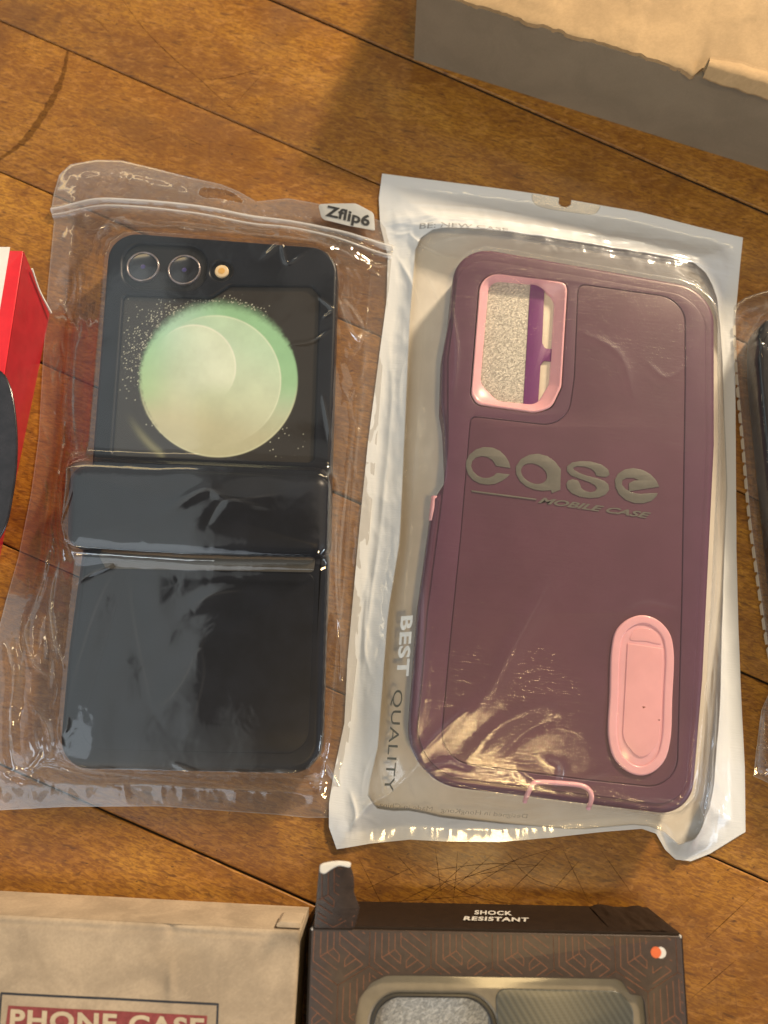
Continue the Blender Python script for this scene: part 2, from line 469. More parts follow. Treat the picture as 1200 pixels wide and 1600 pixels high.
def mat_film(name, haze=0.05, f0=0.085, bump=0.10, bscale=0.35, rough=0.06, tint=(0.97, 0.96, 0.95), white_attr=None, stri=None, crinkle=0.0, white_col=(0.80, 0.79, 0.76), sheen=0.03):
    """thin clear plastic sheet: sees through, reflects by angle, faintly milky"""
    t = NT(name)
    v = t.coord()
    h1 = t.noise(v, bscale, 2, 0.45, 0.4); h2 = t.noise(v, bscale * 4, 1, 0.4)
    h = t.math('ADD', h1, t.math('MULTIPLY', h2, 0.05))
    if stri:
        h = t.math('ADD', h, t.math('MULTIPLY', t.noise(t.coord((0.08, 2.6, 1), stri[1]), 1.0, 3, 0.6), stri[0]))
    if crinkle:
        cr = t.noise(v, 0.16, 3, 0.55, 1.5)
        cr = t.math('ABSOLUTE', t.math('SUBTRACT', cr, 0.5))
        h = t.math('ADD', h, t.math('MULTIPLY', t.math('POWER', t.math('SUBTRACT', 1.0, t.math('MULTIPLY', cr, 2.0)), 8.0), crinkle))
    nm = t.bump(h, 1.0, bump)
    tr = t.n('ShaderNodeBsdfTransparent'); t.set(tr.inputs[0], tint)
    gl = t.n('ShaderNodeBsdfGlossy'); gl.inputs['Roughness'].default_value = rough; t.l(nm, gl.inputs['Normal'])
    gl.inputs['Color'].default_value = (1, 1, 1, 1)
    lw = t.n('ShaderNodeLayerWeight'); lw.inputs[0].default_value = 0.5; t.l(nm, lw.inputs['Normal'])
    # Facing = 1 - cos
    fr = t.math('ADD', t.math('MULTIPLY', t.math('POWER', lw.outputs['Facing'], 4.0), 0.85), f0, clamp=True)
    df = t.n('ShaderNodeBsdfDiffuse'); t.set(df.inputs[0], (0.85, 0.83, 0.80)); t.l(nm, df.inputs['Normal'])
    tl = t.n('ShaderNodeBsdfTranslucent'); t.set(tl.inputs[0], (0.85, 0.83, 0.80))
    mk = t.n('ShaderNodeMixShader'); mk.inputs[0].default_value = 0.5; t.l(df.outputs[0], mk.inputs[1]); t.l(tl.outputs[0], mk.inputs[2])
    m1 = t.n('ShaderNodeMixShader')
    hz = t.attr('haze') if haze == 'attr' else None
    if hz is not None: t.l(hz, m1.inputs[0])
    else: m1.inputs[0].default_value = haze
    t.l(tr.outputs[0], m1.inputs[1]); t.l(mk.outputs[0], m1.inputs[2])
    gl2 = t.n('ShaderNodeBsdfGlossy'); gl2.inputs['Roughness'].default_value = 0.42; t.l(nm, gl2.inputs['Normal'])
    mg = t.n('ShaderNodeMixShader'); mg.inputs[0].default_value = sheen; t.l(gl.outputs[0], mg.inputs[1]); t.l(gl2.outputs[0], mg.inputs[2])
    m2 = t.n('ShaderNodeMixShader'); t.l(fr, m2.inputs[0]); t.l(m1.outputs[0], m2.inputs[1]); t.l(mg.outputs[0], m2.inputs[2])
    sh = m2.outputs[0]
    if white_attr:
        wb = t.bsdf(white_col, 0.30, 0.5, 0, nm, 0.7, 0.07)
        mw = t.n('ShaderNodeMixShader'); t.l(t.mr(t.attr(white_attr), 0.0, 0.5), mw.inputs[0])
        t.l(sh, mw.inputs[1]); t.l(wb, mw.inputs[2]); sh = mw.outputs[0]
    return t.done(sh)

def mat_cardboard(name, col, var=0.14, gran=1.4, rough=0.85, fleck=0.25, bump=0.05, bigs=0.05):
    t = NT(name); v = t.coord()
    n1 = t.noise(v, bigs, 5, 0.6, 0.5); n2 = t.noise(v, gran, 5, 0.7); n3 = t.noise(t.coord((0.5, 1.6, 1), 0.5), 1.0, 5, 0.65)
    c = t.mix(t.mr(n1, 0.32, 0.68), tuple(x * (1 - var * 1.5) for x in col), tuple(min(1, x * (1 + var)) for x in col))
    c = t.mix(t.mr(n2, 0.35, 0.7, 0.0, fleck), c, tuple(x * 0.6 for x in col))
    c = t.mix(t.mr(n3, 0.5, 0.7, 0.0, fleck), c, tuple(min(1, x * 1.25) for x in col))
    h = t.math('ADD', n2, t.math('MULTIPLY', t.noise(v, 0.09, 3), 6.0))
    return t.done(t.bsdf(c, rough, 0.25, 0, t.bump(h, 0.7, bump)))

def mat_milky(name, alpha, col=(0.85, 0.83, 0.80), rough=0.2):
    t = NT(name); tr = t.n('ShaderNodeBsdfTransparent'); dull = rough >= 0.5; b = t.bsdf(col, rough, 0.05 if dull else 0.6, 0, None, 0.0 if dull else 0.3, 0.1); mx = t.n('ShaderNodeMixShader')
    mx.inputs[0].default_value = alpha; t.l(tr.outputs[0], mx.inputs[1]); t.l(b, mx.inputs[2]); return t.done(mx.outputs[0])

M = {}
M['wood'] = mat_wood()
M['gap'] = mat_plain('dark_gap_filler', (0.018, 0.012, 0.008), 0.9, 0.2)
M['mark'] = mat_plain('dark_scratch', (0.085, 0.030, 0.009), 0.7, 0.2)
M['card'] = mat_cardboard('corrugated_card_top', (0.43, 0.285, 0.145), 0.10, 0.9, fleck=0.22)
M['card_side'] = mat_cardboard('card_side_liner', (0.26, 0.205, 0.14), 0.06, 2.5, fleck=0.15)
M['kraft'] = mat_cardboard('kraft_paper', (0.40, 0.310, 0.218), 0.14, 1.3, fleck=0.30, bump=0.05, bigs=0.07)
M['card_edge'] = mat_cardboard('torn_card_edge', (0.50, 0.40, 0.27), 0.15, 3.0, fleck=0.4, bump=0.2)
M['navy_ink'] = mat_plain('dark_ink', (0.035, 0.037, 0.045), 0.8, 0.2)
M['maroon_ink'] = mat_plain('maroon_ink', (0.24, 0.055, 0.055), 0.8, 0.2, 0.12, 0.8)
M['kraft_letter'] = mat_cardboard('kraft_letters', (0.52, 0.42, 0.29), 0.08)

# ------------------------------------------------------------------ the table
def build_table():
    seams = [((0, 32), (595, 289)), ((425, 0), (1200, 333)), ((0, 268), (1160, 770)), ((65, 567), (1170, 1055)), ((10, 852), (1200, 1378)), ((90, 1235), (495, 1415))]
    order = [1, 0, 2, 3, 4, 5]
    lines = []
    for k in order:
        a, b = W(*seams[k][0]), W(*seams[k][1]); d = (b - a); sl = d[1] / d[0]; lines.append((a[1] - a[0] * sl, sl))
    # continue the boards above and below
    top = [(lines[0][0] + 60 * (i), lines[0][1]) for i in range(4, 0, -1)]
    bot = [(lines[-1][0] - 62 * (i), lines[-1][1] + 0.012 * i) for i in range(1, 5)]
    gaps = {0: 0.65, 1: 0.28, 2: 0.26, 3: 0.42, 4: 0.24, 5: 0.36}
    L = top + lines + bot; gw = [0.3] * 4 + [gaps[i] for i in range(6)] + [0.3] * 4
    rs = random.Random(5)
    xs = np.linspace(-520, 560, 181); V = []; Fc = []; tones = []
    for i in range(len(L) - 1):
        (c1, s1), (c2, s2) = L[i], L[i + 1]; g1, g2 = gw[i], gw[i + 1]; tone = rs.random()
        if i == 3: tone = .9
        rows = []
        prof = [(0, -12), (0, -0.35), (0.22, -0.06), (0.55, 0.0)]
        n1 = 0.10 * fbm(xs / 9, xs * 0 + i, 3); n2 = 0.10 * fbm(xs / 7, xs * 0 + i, 8)
        for (ins, z) in prof: rows.append(np.c_[xs, c1 + s1 * xs - g1 - n1 - ins, np.full(len(xs), z)])
        for (ins, z) in prof[::-1]: rows.append(np.c_[xs, c2 + s2 * xs + g2 + n2 + ins, np.full(len(xs), z)])
        b0 = len(V); V += [tuple(p) for r in rows for p in r]; n = len(xs); tones += [tone] * (n * len(rows))
        for r in range(len(rows) - 1):
            for k in range(n - 1):
                Fc.append((b0 + r * n + k, b0 + (r + 1) * n + k, b0 + (r + 1) * n + k + 1, b0 + r * n + k + 1))
    o = new_obj('wooden_tabletop', V, Fc, M['wood'], origin=(0, 0, 0), angle=50)
    add_attr(o, 'tone', tones)
    tag(o, 'amber varnished hardwood tabletop of wide boards with dark seams and scratches', 'table', kind='structure')
    # dark filler lying in the gaps between the boards
    g = new_obj('gap_filler', [(-520, -420, -0.8), (560, -420, -0.8), (560, 560, -0.8), (-520, 560, -0.8)], [(0, 1, 2, 3)], M['gap'], parent=o)
    # long cracks, scratches and a stain arc, as thin inlaid strips
    rs = random.Random(11)
    def strip(pts, w, z=0.012):
        P = smooth_open(WP(pts), 40); d = np.gradient(P, axis=0); nn = np.c_[-d[:, 1], d[:, 0]]; nn /= np.linalg.norm(nn, axis=1)[:, None] + 1e-9
        w_ = w * (0.35 + 0.65 * np.sin(np.linspace(0.05, math.pi - 0.05, 40))) * (1 + 0.4 * np.array([rs.uniform(-1, 1) for _ in range(40)]))
        A = P + nn * w_[:, None] / 2; B = P - nn * w_[:, None] / 2
        return np.vstack([ring3(A, z), ring3(B, z)]), [(k, k + 1, 40 + k + 1, 40 + k) for k in range(39)]
    V = []; Fc = []
    def put(pts, w):
        v, f = strip(pts, w, 0.010 + 0.0015 * (len(V) // 80)); b = len(V); V.extend(map(tuple, v)); Fc.extend([tuple(b + q for q in x)[::-1] for x in f])
    put([(188, -5), (225, 45), (272, 92), (310, 122), (340, 150), (378, 182)], 0.28)
    put([(312, 124), (350, 122), (390, 112), (420, 103)], 0.30)
    for pts in [[(600, 1452), (700, 1384), (800, 1346), (880, 1322)], [(560, 1446), (690, 1380), (850, 1350)], [(640, 1345), (740, 1400), (860, 1420)],
                [(715, 1330), (712, 1372), (708, 1410)], [(770, 1335), (700, 1395)], [(860, 1330), (790, 1400)], [(660, 1362), (760, 1350), (850, 1352)],
                [(790, 1330), (830, 1372), (900, 1395)], [(905, 1345), (860, 1395)], [(620, 1336), (652, 1372)], [(600, 1410), (760, 1398)],
                [(150, 30), (178, 58)], [(140, 26), (165, 40)], [(365, 165), (420, 105)], [(560, 1340), (600, 1420)], [(940, 1330), (990, 1400)],
                [(1100, 1470), (1180, 1395)], [(1080, 1560), (1150, 1500)], [(280, 210), (320, 230)], [(220, 222), (262, 212)], [(400, 60), (425, 75)], [(735, 1342), (660, 1410)],
                [(820, 1335), (700, 1408)], [(880, 1328), (920, 1410)], [(570, 1390), (650, 1352)], [(680, 1325), (690, 1400)]]:
        put(pts, 0.17)
    v_, f_ = strip([(106, 78), (98, 118), (80, 158), (55, 198), (30, 227), (-12, 256)], 2.6, 0.02)
    new_obj('stain_arc', v_, [x[::-1] for x in f_], mat_milky('brown_stain', 0.33, (0.05, 0.018, 0.005), 0.5), parent=o, smooth=False)
    s = new_obj('scratch_marks', V, Fc, mat_milky('faded_scratch', 0.6, (0.07, 0.026, 0.009), 0.5), parent=o, smooth=False)
    return o
build_table()

# ------------------------------------------------------------------ large cardboard box, top right
def build_card_box():
    H = 31.0
    # top face corners (photo pixels at height H): left-front corner, and the front edge running down to the right
    A = W(652, -22, H); B = W(1200, 146, H)
    d = (B - A) / np.linalg.norm(B - A); nrm = np.array([-d[1], d[0]])
    if nrm[1] < 0: nrm = -nrm
    wlen, dlen = 235.0, 150.0
    base = (A + d * wlen / 2 + nrm * dlen / 2)
    root = thing('cardboard_box', base, 'big worn brown corrugated box with torn top edge, at the top right corner', 'box')
    rs = np.random.RandomState(4)
    n = 260
    s = np.linspace(0, wlen, n)
    # front wall (grey brown liner), slightly bowed sheet with thickness
    bow = -0.5 * np.sin(s / wlen * math.pi)
    def P(sv, off): return A + d * sv[:, None] + nrm * off[:, None]
    zrow = np.array([0.0, 1.0, 6, 12, 18, 24, H - 2.2, H - 1.4])
    V = []; Fc = []
    for z in zrow:
        o_ = bow * math.sin(z / H * math.pi) + 0.10 * fbm(s / 14, s * 0 + z / 9, 2)
        V += [tuple(p) for p in ring3(P(s, o_), z)]
    for r in range(len(zrow) - 1):
        for k in range(n - 1): Fc.append((r * n + k, r * n + k + 1, (r + 1) * n + k + 1, (r + 1) * n + k))
    b = len(V)
    for z in zrow: V += [tuple(p) for p in ring3(P(s, np.full(n, 3.0)), z)]
    for r in range(len(zrow) - 1):
        for k in range(n - 1): Fc.append((b + r * n + k, b + (r + 1) * n + k, b + (r + 1) * n + k + 1, b + r * n + k + 1))
    r = len(zrow) - 1
    for k in range(n - 1): Fc.append((r * n + k, r * n + k + 1, b + r * n + k + 1, b + r * n + k))
    for k in (0, n - 1):
        for r in range(len(zrow) - 1): Fc.append((r * n + k, b + r * n + k, b + (r + 1) * n + k, (r + 1) * n + k))
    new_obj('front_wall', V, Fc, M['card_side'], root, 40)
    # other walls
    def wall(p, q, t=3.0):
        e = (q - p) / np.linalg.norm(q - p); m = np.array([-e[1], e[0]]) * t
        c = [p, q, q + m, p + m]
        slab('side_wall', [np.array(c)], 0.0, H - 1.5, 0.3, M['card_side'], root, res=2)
    wall(A + nrm * dlen, A + nrm * 3.2); wall(A + d * wlen + nrm * 3.2, A + d * wlen + nrm * dlen); wall(A + d * (wlen - 3) + nrm * (dlen - 0.2), A + d * 3.2 + nrm * (dlen - 0.2))
    # top panel with an uneven, frayed front edge, dented surface
    nv = 120; ns = 420
    s = np.linspace(0, wlen, ns); t = np.linspace(0, 1, nv) ** 1.6
    edge = 0.75 * fbm(s / 3.0, s * 0, 21, 4) + 0.5 * fbm(s / 22, s * 0, 5, 2)
    # corner nibble and the torn notch
    notch = 98.0
    edge += 1.1 * np.exp(-((s - notch - 1.2) / 1.6) ** 2) * 2.6
    edge += 2.6 * sstep(s, notch + 1.5, notch + 5) * (1 - sstep(s, notch + 24, notch + 36)) * 0.6
    edge -= 0.8 * np.exp(-((s - notch + 2.0) / 2.2) ** 2)
    edge[s < 2] += (2 - s[s < 2]) * 0.8
    O = edge[None] + (dlen - edge[None]) * t[:, None]
    S = np.repeat(s[None], nv, 0)
    X = A[0] + d[0] * S + nrm[0] * O; Y = A[1] + d[1] * S + nrm[1] * O
    Z = H + 0.22 * fbm(S / 20, O / 20, 9) + 0.10 * fbm(S / 5, O / 14, 31) - 0.45 * np.exp(-O / 1.2) * (0.6 + 0.6 * fbm(S / 6, O * 0, 15)) 
    Z = Z - 0.5 * np.exp(-(((S - notch + 1) / 1.0) ** 2)) * np.exp(-(O / 9) ** 2)
    # a smear of raised wrinkles like lifted liner paper
    Z = Z + 0.35 * sstep(fbm(S / 9 + 3, O / 16, 44), 0.1, 0.5) * sstep(O, 3, 8)
    th = 1.5
    Vt = np.c_[X.ravel(), Y.ravel(), Z.ravel()]; Vb = Vt.copy(); Vb[:, 2] -= th
    ft = grid_faces(ns, nv); nn = len(Vt)
    fb = ft[:, ::-1] + nn; sides = []
    for k in range(ns - 1):
        sides.append((k, nn + k, nn + k + 1, k + 1)[::-1]); q = (nv - 1) * ns; sides.append((q + k, q + k + 1, nn + q + k + 1, nn + q + k)[::-1])
    for j in range(nv - 1):
        sides.append((j * ns, (j + 1) * ns, nn + (j + 1) * ns, nn + j * ns)[::-1]); q = ns - 1; sides.append((j * ns + q, nn + j * ns + q, nn + (j + 1) * ns + q, (j + 1) * ns + q)[::-1])
    new_obj('top_panel', np.vstack([Vt, Vb]), [tuple(f) for f in ft] + [tuple(f) for f in fb] + sides, M['card'], root, 40)
    # lifted torn flap of liner, curling over the edge right of the notch
    nu_, nv_ = 90, 30
    u = np.linspace(0, 1, nu_)[None]; v = np.linspace(0, 1, nv_)[:, None]
    sx = notch + 2.0 + 52 * u + 0 * v
    front = 0.9 + 0.9 * sstep(u, 0.25, 0.9) + 0.5 * fbm(u * 14, u * 0, 3)
    back = 7.0 + 3.0 * np.sin(u * 3.0) * (1 - u) - 5.0 * sstep(u, 0.55, 1.0) + 0.5 * fbm(u * 11, u * 0, 7)
    ox = front - 1.9 + (back - front + 1.9) * v
    X = A[0] + d[0] * sx + nrm[0] * ox; Y = A[1] + d[1] * sx + nrm[1] * ox
    Z = H + 0.45 + 1.3 * np.sin(np.clip(v * 1.15, 0, 1) * math.pi) * (1.1 - 0.8 * u) - 2.2 * np.clip(0.28 - v, 0, 1) * (0.4 + u) * 3 + 0 * (1 - v) ** 2 + 0.35 * np.sin(v * 3.1) * (1 - u) + 0.15 * fbm(sx / 4, ox / 4, 6)
    Z = Z - 0.9 * sstep(v, 0.8, 1.0) * 0 
    Vt = np.c_[X.ravel(), Y.ravel(), Z.ravel()]; Vb = Vt.copy(); Vb[:, 2] -= 0.5; nn = len(Vt)
    ft = grid_faces(nu_, nv_); sides = []
    for k in range(nu_ - 1):
        sides.append((k, k + 1, nn + k + 1, nn + k)); q = (nv_ - 1) * nu_; sides.append((q + k + 1, q + k, nn + q + k, nn + q + k + 1))
    for j in range(nv_ - 1):
        sides.append(((j + 1) * nu_, j * nu_, nn + j * nu_, nn + (j + 1) * nu_)); q = nu_ - 1; sides.append((j * nu_ + q, (j + 1) * nu_ + q, nn + (j + 1) * nu_ + q, nn + j * nu_ + q))
    tag(new_obj('torn_flap', np.vstack([Vt, Vb]), [tuple(f) for f in ft] + [tuple(f[::-1] + nn) for f in ft] + sides, M['card'], root, 50), 'lifted strip of torn liner paper')
build_card_box()

# ------------------------------------------------------------------ plain carton helper
def carton(root, quad, H, side_mat, top_mat, base_z=0.0, bev=0.5, sides=('front_panel',)):
    """box body from four world corners"""
    return slab('carton_body', [fillet(quad, 0.8, 3)], 0.0, H, bev, side_mat, root, res=3)

# ------------------------------------------------------------------ kraft box, bottom left
def build_kraft():
    H = 23.0
    TR = W(470, 1455, H); TL = W(0, 1430, H)
    d = (TR - TL) / np.linalg.norm(TR - TL); dn = np.array([d[1], -d[0]])  # towards the camera bottom
    if dn[1] > 0: dn = -dn
    TL2 = TR - d * 108; L_ = 75.0
    # right edge leans very slightly
    BR = TR + dn * L_; BL = TL2 + dn * L_
    base = (TR + TL2 + BR + BL) / 4
    root = thing('kraft_box', base, 'plain brown kraft paper box printed PHONE CASE in a maroon band, bottom left', 'box')
    # body as a top panel with a dented surface and four walls
    nu_, nv_ = 260, 180
    u = np.linspace(0, 1, nu_)[None]; v = np.linspace(0, 1, nv_)[:, None]
    X = TL2[0] + (TR[0] - TL2[0]) * u + dn[0] * L_ * v; Y = TL2[1] + (TR[1] - TL2[1]) * u + dn[1] * L_ * v
    def Hf(x, y):
        q = np.stack([x - TR[0], y - TR[1]], -1); a = q @ d; b = q @ dn
        z = H + 0.16 * fbm(a / 16, b / 16, 3) + 0.04 * fbm(a / 4, b / 4, 5)
        z = z - 0.7 * np.exp(-((a + 33) / 7) ** 2 - ((b - 4) / 4.5) ** 2) + 0.45 * np.exp(-((a + 34 - 0.1 * b) / 1.1) ** 2 - ((b - 13) / 4) ** 2)
        z = z - 0.45 * np.exp(-((a + 34) / 1.0) ** 2 - ((b - 1) / 1.6) ** 2)
        e = np.minimum(b, -a); z = z - 0.45 * np.exp(-np.maximum(e, 0) / 0.35)
        z = z - 0.25 * np.exp(-(((b - 1.8) / 0.5) ** 2)) * (0.5 + 0.5 * fbm(a / 7, b * 0, 12))
        return z
    Z = Hf(X, Y)
    new_obj('top_panel', np.c_[X.ravel(), Y.ravel(), Z.ravel()], grid_faces(nu_, nv_)[:, ::-1], M['kraft'], root, 60)
    # walls
    def wall(nm, p, q, n=120, seed=0, tuck=0.0):
        e = (q - p); le = np.linalg.norm(e); e = e / le; m = np.array([e[1], -e[0]]); s = np.linspace(0, le, n)
        zs = np.array([0.0, 0.5, 4, 9, 14, 19, 22.0, H - 0.45]); V = []; Fc = []
        for z in zs:
            o_ = 0.35 * np.sin(s / le * math.pi) * math.sin(z / H * math.pi) + 0.1 * fbm(s / 9, s * 0 + z / 7, seed) * math.sin(z / H * math.pi) - 0.02
            V += [tuple(k) for k in ring3(p + e * s[:, None] + m * o_[:, None], z)]
        for r in range(len(zs) - 1):
            for k in range(n - 1): Fc.append((r * n + k, r * n + k + 1, (r + 1) * n + k + 1, (r + 1) * n + k)[::-1])
        new_obj(nm, V, Fc, M['kraft'], root, 60)
    wall('end_wall', TL2, TR, seed=1); wall('side_wall', TR, BR, seed=2); wall('end_wall', BR, BL, seed=3); wall('side_wall', BL, TL2, seed=4)
    # little tuck tab standing at the right end of the far wall
    p0 = W(437, 1427, 4); p1 = W(471, 1414, 9)
    m = -dn
    tabs = [TR - d * 6.6 + m * 0.4, TR + d * -0.1 + m * 0.4, TR - d * 0.1 + m * 1.7, TR - d * 5.6 + m * 1.9, TR - d * 6.6 + m * 1.2]
    slab('tuck_tab', [fillet(np.array(tabs), 0.4, 3)], 13.0, 22.2, 0.12, M['kraft'], root, res=2)
    # printing on the top
    def line(name, pa, pb, w):
        a, b = W(*pa, H), W(*pb, H); e = (b - a) / np.linalg.norm(b - a); nn = np.array([-e[1], e[0]]) * w / 2
        n = 60; s = np.linspace(0, 1, n)[:, None]; P1 = a + (b - a) * s + nn; P2 = a + (b - a) * s - nn
        V = np.vstack([np.c_[P1, Hf(P1[:, 0], P1[:, 1]) + 0.03], np.c_[P2, Hf(P2[:, 0], P2[:, 1]) + 0.03]])
        return V, [(k, n + k, n + k + 1, k + 1) for k in range(n - 1)]
    V = []; Fc = []
    for pa, pb in (((1, 1552), (341, 1569)), ((340.5, 1567.5), (337, 1660)), ((2, 1551), (-6, 1660))):
        v, f = line('x', pa, pb, 0.55); b = len(V); V += list(map(tuple, v)); Fc += [tuple(b + i for i in q) for q in f]
    new_obj('printed_border', V, Fc, M['navy_ink'], root, smooth=False)
    def patch(name, quad, mat, lift, n=60):
        q = WP(quad, H); u = np.linspace(0, 1, n)[None, :, None]; v = np.linspace(0, 1, n)[:, None, None]
        S = (1 - v) * ((1 - u) * q[0] + u * q[1]) + v * ((1 - u) * q[3] + u * q[2])
        Z = Hf(S[..., 0], S[..., 1]) + lift
        return new_obj(name, np.c_[S[..., 0].ravel(), S[..., 1].ravel(), Z.ravel()], grid_faces(n, n)[:, ::-1], mat, root)
    patch('printed_band', [(13, 1571), (324, 1587), (320, 1640), (6, 1624)], M['maroon_ink'], 0.05)
    text_on('printed_title', 'PHONE CASE', (15, 1607), (319, 1622), (17, 1576), H, M['kraft_letter'], root, Hf=Hf, bold=0.035, spacing=1.12, lift=0.10)
build_kraft()

# ------------------------------------------------------------------ dark brown patterned box, bottom right
def build_brown():
    H = 25.0
    M['box_brown'] = mat_plain('dark_brown_print', (0.050, 0.030, 0.020), 0.42, 0.5, 0.12, 0.5, 0.03, 1.2)
    M['box_side'] = mat_plain('dark_brown_shade_side', (0.017, 0.009, 0.005), 0.55, 0.25, 0.12, 0.4, 0.03, 1.2)  # plain brown side print, darkened further to put shade into its colour
    M['orange_line'] = mat_plain('copper_line_print', (0.19, 0.068, 0.030), 0.5, 0.5, 0.15, 1.0)
    M['white_print'] = mat_plain('white_print', (0.62, 0.58, 0.52), 0.5, 0.4, 0.06)
    M['orange_print'] = mat_plain('orange_print', (0.62, 0.12, 0.035), 0.5, 0.4, 0.06)
    TL = W(487, 1451, H); TR = W(1064, 1463, H)
    d = (TR - TL) / np.linalg.norm(TR - TL); dn = np.array([d[1], -d[0]])
    if dn[1] > 0: dn = -dn
    wd = np.linalg.norm(TR - TL); L_ = 78.0
    base = TL + d * wd / 2 + dn * L_ / 2
    root = thing('patterned_box', base, 'dark brown carton with copper line pattern and torn flap, showing a case in its window', 'box')
    loc = lambda a, b: TL + d * a + dn * b
    def Lp(px, py):            # pixel on the top face -> local (a,b)
        q = W(px, py, H) - TL; return np.array([q @ d, q @ dn])
    # window outline in the top face follows the phone case
    win = [(556, 1640), (556, 1590), (562, 1560), (580, 1536), (603, 1525), (640, 1524), (760, 1527), (962, 1530), (972, 1534), (985, 1554), (1002, 1556), (1007, 1566), (1010, 1600), (1010, 1640)]
    winw = WP(win, H); winw = np.vstack([winw, [loc(wd - 9.5, L_ - 8), loc(11, L_ - 8)]])
    winw = winw[[i for i in range(len(winw)) if i not in (0, 13)]]
    winr = fillet(winw, [1.5, 2, 3, 3, 2, .1, .1, .8, .8, .8, .6, 1, 2, 2], 5)
    outer = fillet(np.array([loc(0, 0), loc(wd, 0), loc(wd, L_), loc(0, L_)]), 0.3, 2)
    slab('front_panel', [outer, winr], H - 0.6, H, 0.14, M['box_brown'], root, res=2)
    def wall(nm, p, q, lean=(0, 0), n=100, seed=0, top=H - 0.62, bot_in=(0, 0), mat=None):
        e = (q - p); le = np.linalg.norm(e); e = e / le; m = np.array([e[1], -e[0]]); s = np.linspace(0, 1, n)
        zs = np.linspace(0, top, 9); V = []; Fc = []
        for side in (0, -0.6):
            for z in zs:
                k = 1 - z / top
                o_ = (0.12 * fbm(s * le / 9, s * 0 + z / 7, seed)) * math.sin(z / top * math.pi) + side
                ss_ = bot_in[0] * k + s * (le - (bot_in[0] + bot_in[1]) * k)
                V += [tuple(x) for x in ring3(p + e * ss_[:, None] + m * (o_ + 0)[:, None], z)]
        nz = len(zs)
        for r in range(nz - 1):
            for k in range(n - 1):
                a = (r * n + k, (r + 1) * n + k, (r + 1) * n + k + 1, r * n + k + 1); Fc.append(a); b = nz * n; Fc.append(tuple(b + i for i in a[::-1]))
        for k in range(n - 1): Fc.append(((nz - 1) * n + k, nz * n + (nz - 1) * n + k, nz * n + (nz - 1) * n + k + 1, (nz - 1) * n + k + 1))
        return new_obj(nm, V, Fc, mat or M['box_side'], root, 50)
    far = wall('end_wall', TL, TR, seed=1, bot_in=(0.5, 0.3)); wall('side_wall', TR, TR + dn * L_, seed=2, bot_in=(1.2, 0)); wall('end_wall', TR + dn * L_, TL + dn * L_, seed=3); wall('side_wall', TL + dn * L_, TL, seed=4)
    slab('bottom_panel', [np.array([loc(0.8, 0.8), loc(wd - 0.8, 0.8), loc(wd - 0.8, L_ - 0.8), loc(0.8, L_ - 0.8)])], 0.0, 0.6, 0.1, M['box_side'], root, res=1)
    # crumpled dust flap at the right end of the far wall
    up = -dn
    zt = H - 0.5
    nu_, nv_ = 50, 24; u = np.linspace(0, 1, nu_)[None]; v = np.linspace(0, 1, nv_)[:, None]
    a0 = wd - 17.5 + 17.3 * u; 
    z = 1.0 + (zt - 2) * v + 0.5 * fbm(u * 7 + v * 0, v * 4 + u * 0, 4)
    ae = np.minimum(a0, wd - 0.3 - (1 - v) * 2.2)
    bo = 0.72 + 0.5 * (1 - v) * (0.6 + 0.6 * np.sin(u * 9)) + 0.3 * fbm(u * 9, v * 3, 9)
    X = TL[0] + d[0] * ae + up[0] * bo; Y = TL[1] + d[1] * ae + up[1] * bo
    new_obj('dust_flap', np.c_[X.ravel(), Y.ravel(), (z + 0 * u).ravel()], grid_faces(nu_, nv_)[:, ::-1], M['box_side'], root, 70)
    # white worn corners
    for (a, b, r_) in ((0.1, 0.1, 0.30), (wd - 0.1, 0.15, 0.28)):
        c = loc(a, b); bm = bmesh.new(); bmesh.ops.create_icosphere(bm, subdivisions=2, radius=1)
        V = np.array([v.co[:] for v in bm.verts]); Fc = [tuple(x.index for x in f.verts) for f in bm.faces]; bm.free()
        V = V * np.array([r_, r_ * 1.2, 0.7]) * (1 + 0.3 * np.random.RandomState(3).rand(len(V), 1)) + np.array([c[0], c[1], H - 0.5])
        new_obj('worn_corner', V, Fc, M['white_print'], root, 60)
    # isometric line pattern: rhombi filled with nested lines, clipped to the panel and outside the window
    a_ = 15.8      # hexagon cell width in mm
    segs = []
    K = a_ / 387.0
    hh = a_ / math.sqrt(3)
    motif = [[(425, 500), (420, 695), (540, 775)], [(465, 480), (465, 670), (575, 745)], [(465, 670), (548, 622), (585, 657), (583, 700), (510, 645)],
             [(508, 455), (508, 645)], [(548, 432), (548, 622)], [(585, 420), (585, 600), (735, 710), (615, 785)], [(590, 545), (745, 655)], [(595, 490), (745, 595)],
             [(600, 435), (745, 535)], [(640, 415), (745, 480)], [(655, 650), (620, 685), (620, 725), (690, 680)]]
    for r_ in range(-1, 8):
        for q_ in range(-2, 9):
            anchor = Lp(577, 1509)
            cx = anchor[0] + a_ / 2 + q_ * a_ + (a_ / 2 if r_ % 2 else 0); cyy = anchor[1] - 110 * K + r_ * hh * 1.5
            c_ = np.array([cx, cyy])
            P_ = [c_ + hh * np.array([math.sin(math.pi * k / 3), math.cos(math.pi * k / 3)]) for k in range(6)]
            for k in range(6): segs.append((P_[k], P_[(k + 1) % 6]))
            for pl in motif:
                for k in range(len(pl) - 1):
                    f_ = lambda p: c_ + np.array([(p[0] - 581.5) * K, (p[1] - 607) * K])
                    segs.append((f_(pl[k]), f_(pl[k + 1])))
    # clip segments: sample and keep the runs inside the panel but outside the window (local coords)
    wl = np.stack([(winr - TL) @ d, (winr - TL) @ dn], 1)
    A = np.array([s[0] for s in segs]); B = np.array([s[1] for s in segs]); T = np.linspace(0, 1, 25)
    S = A[:, None] + (B - A)[:, None] * T[None, :, None]
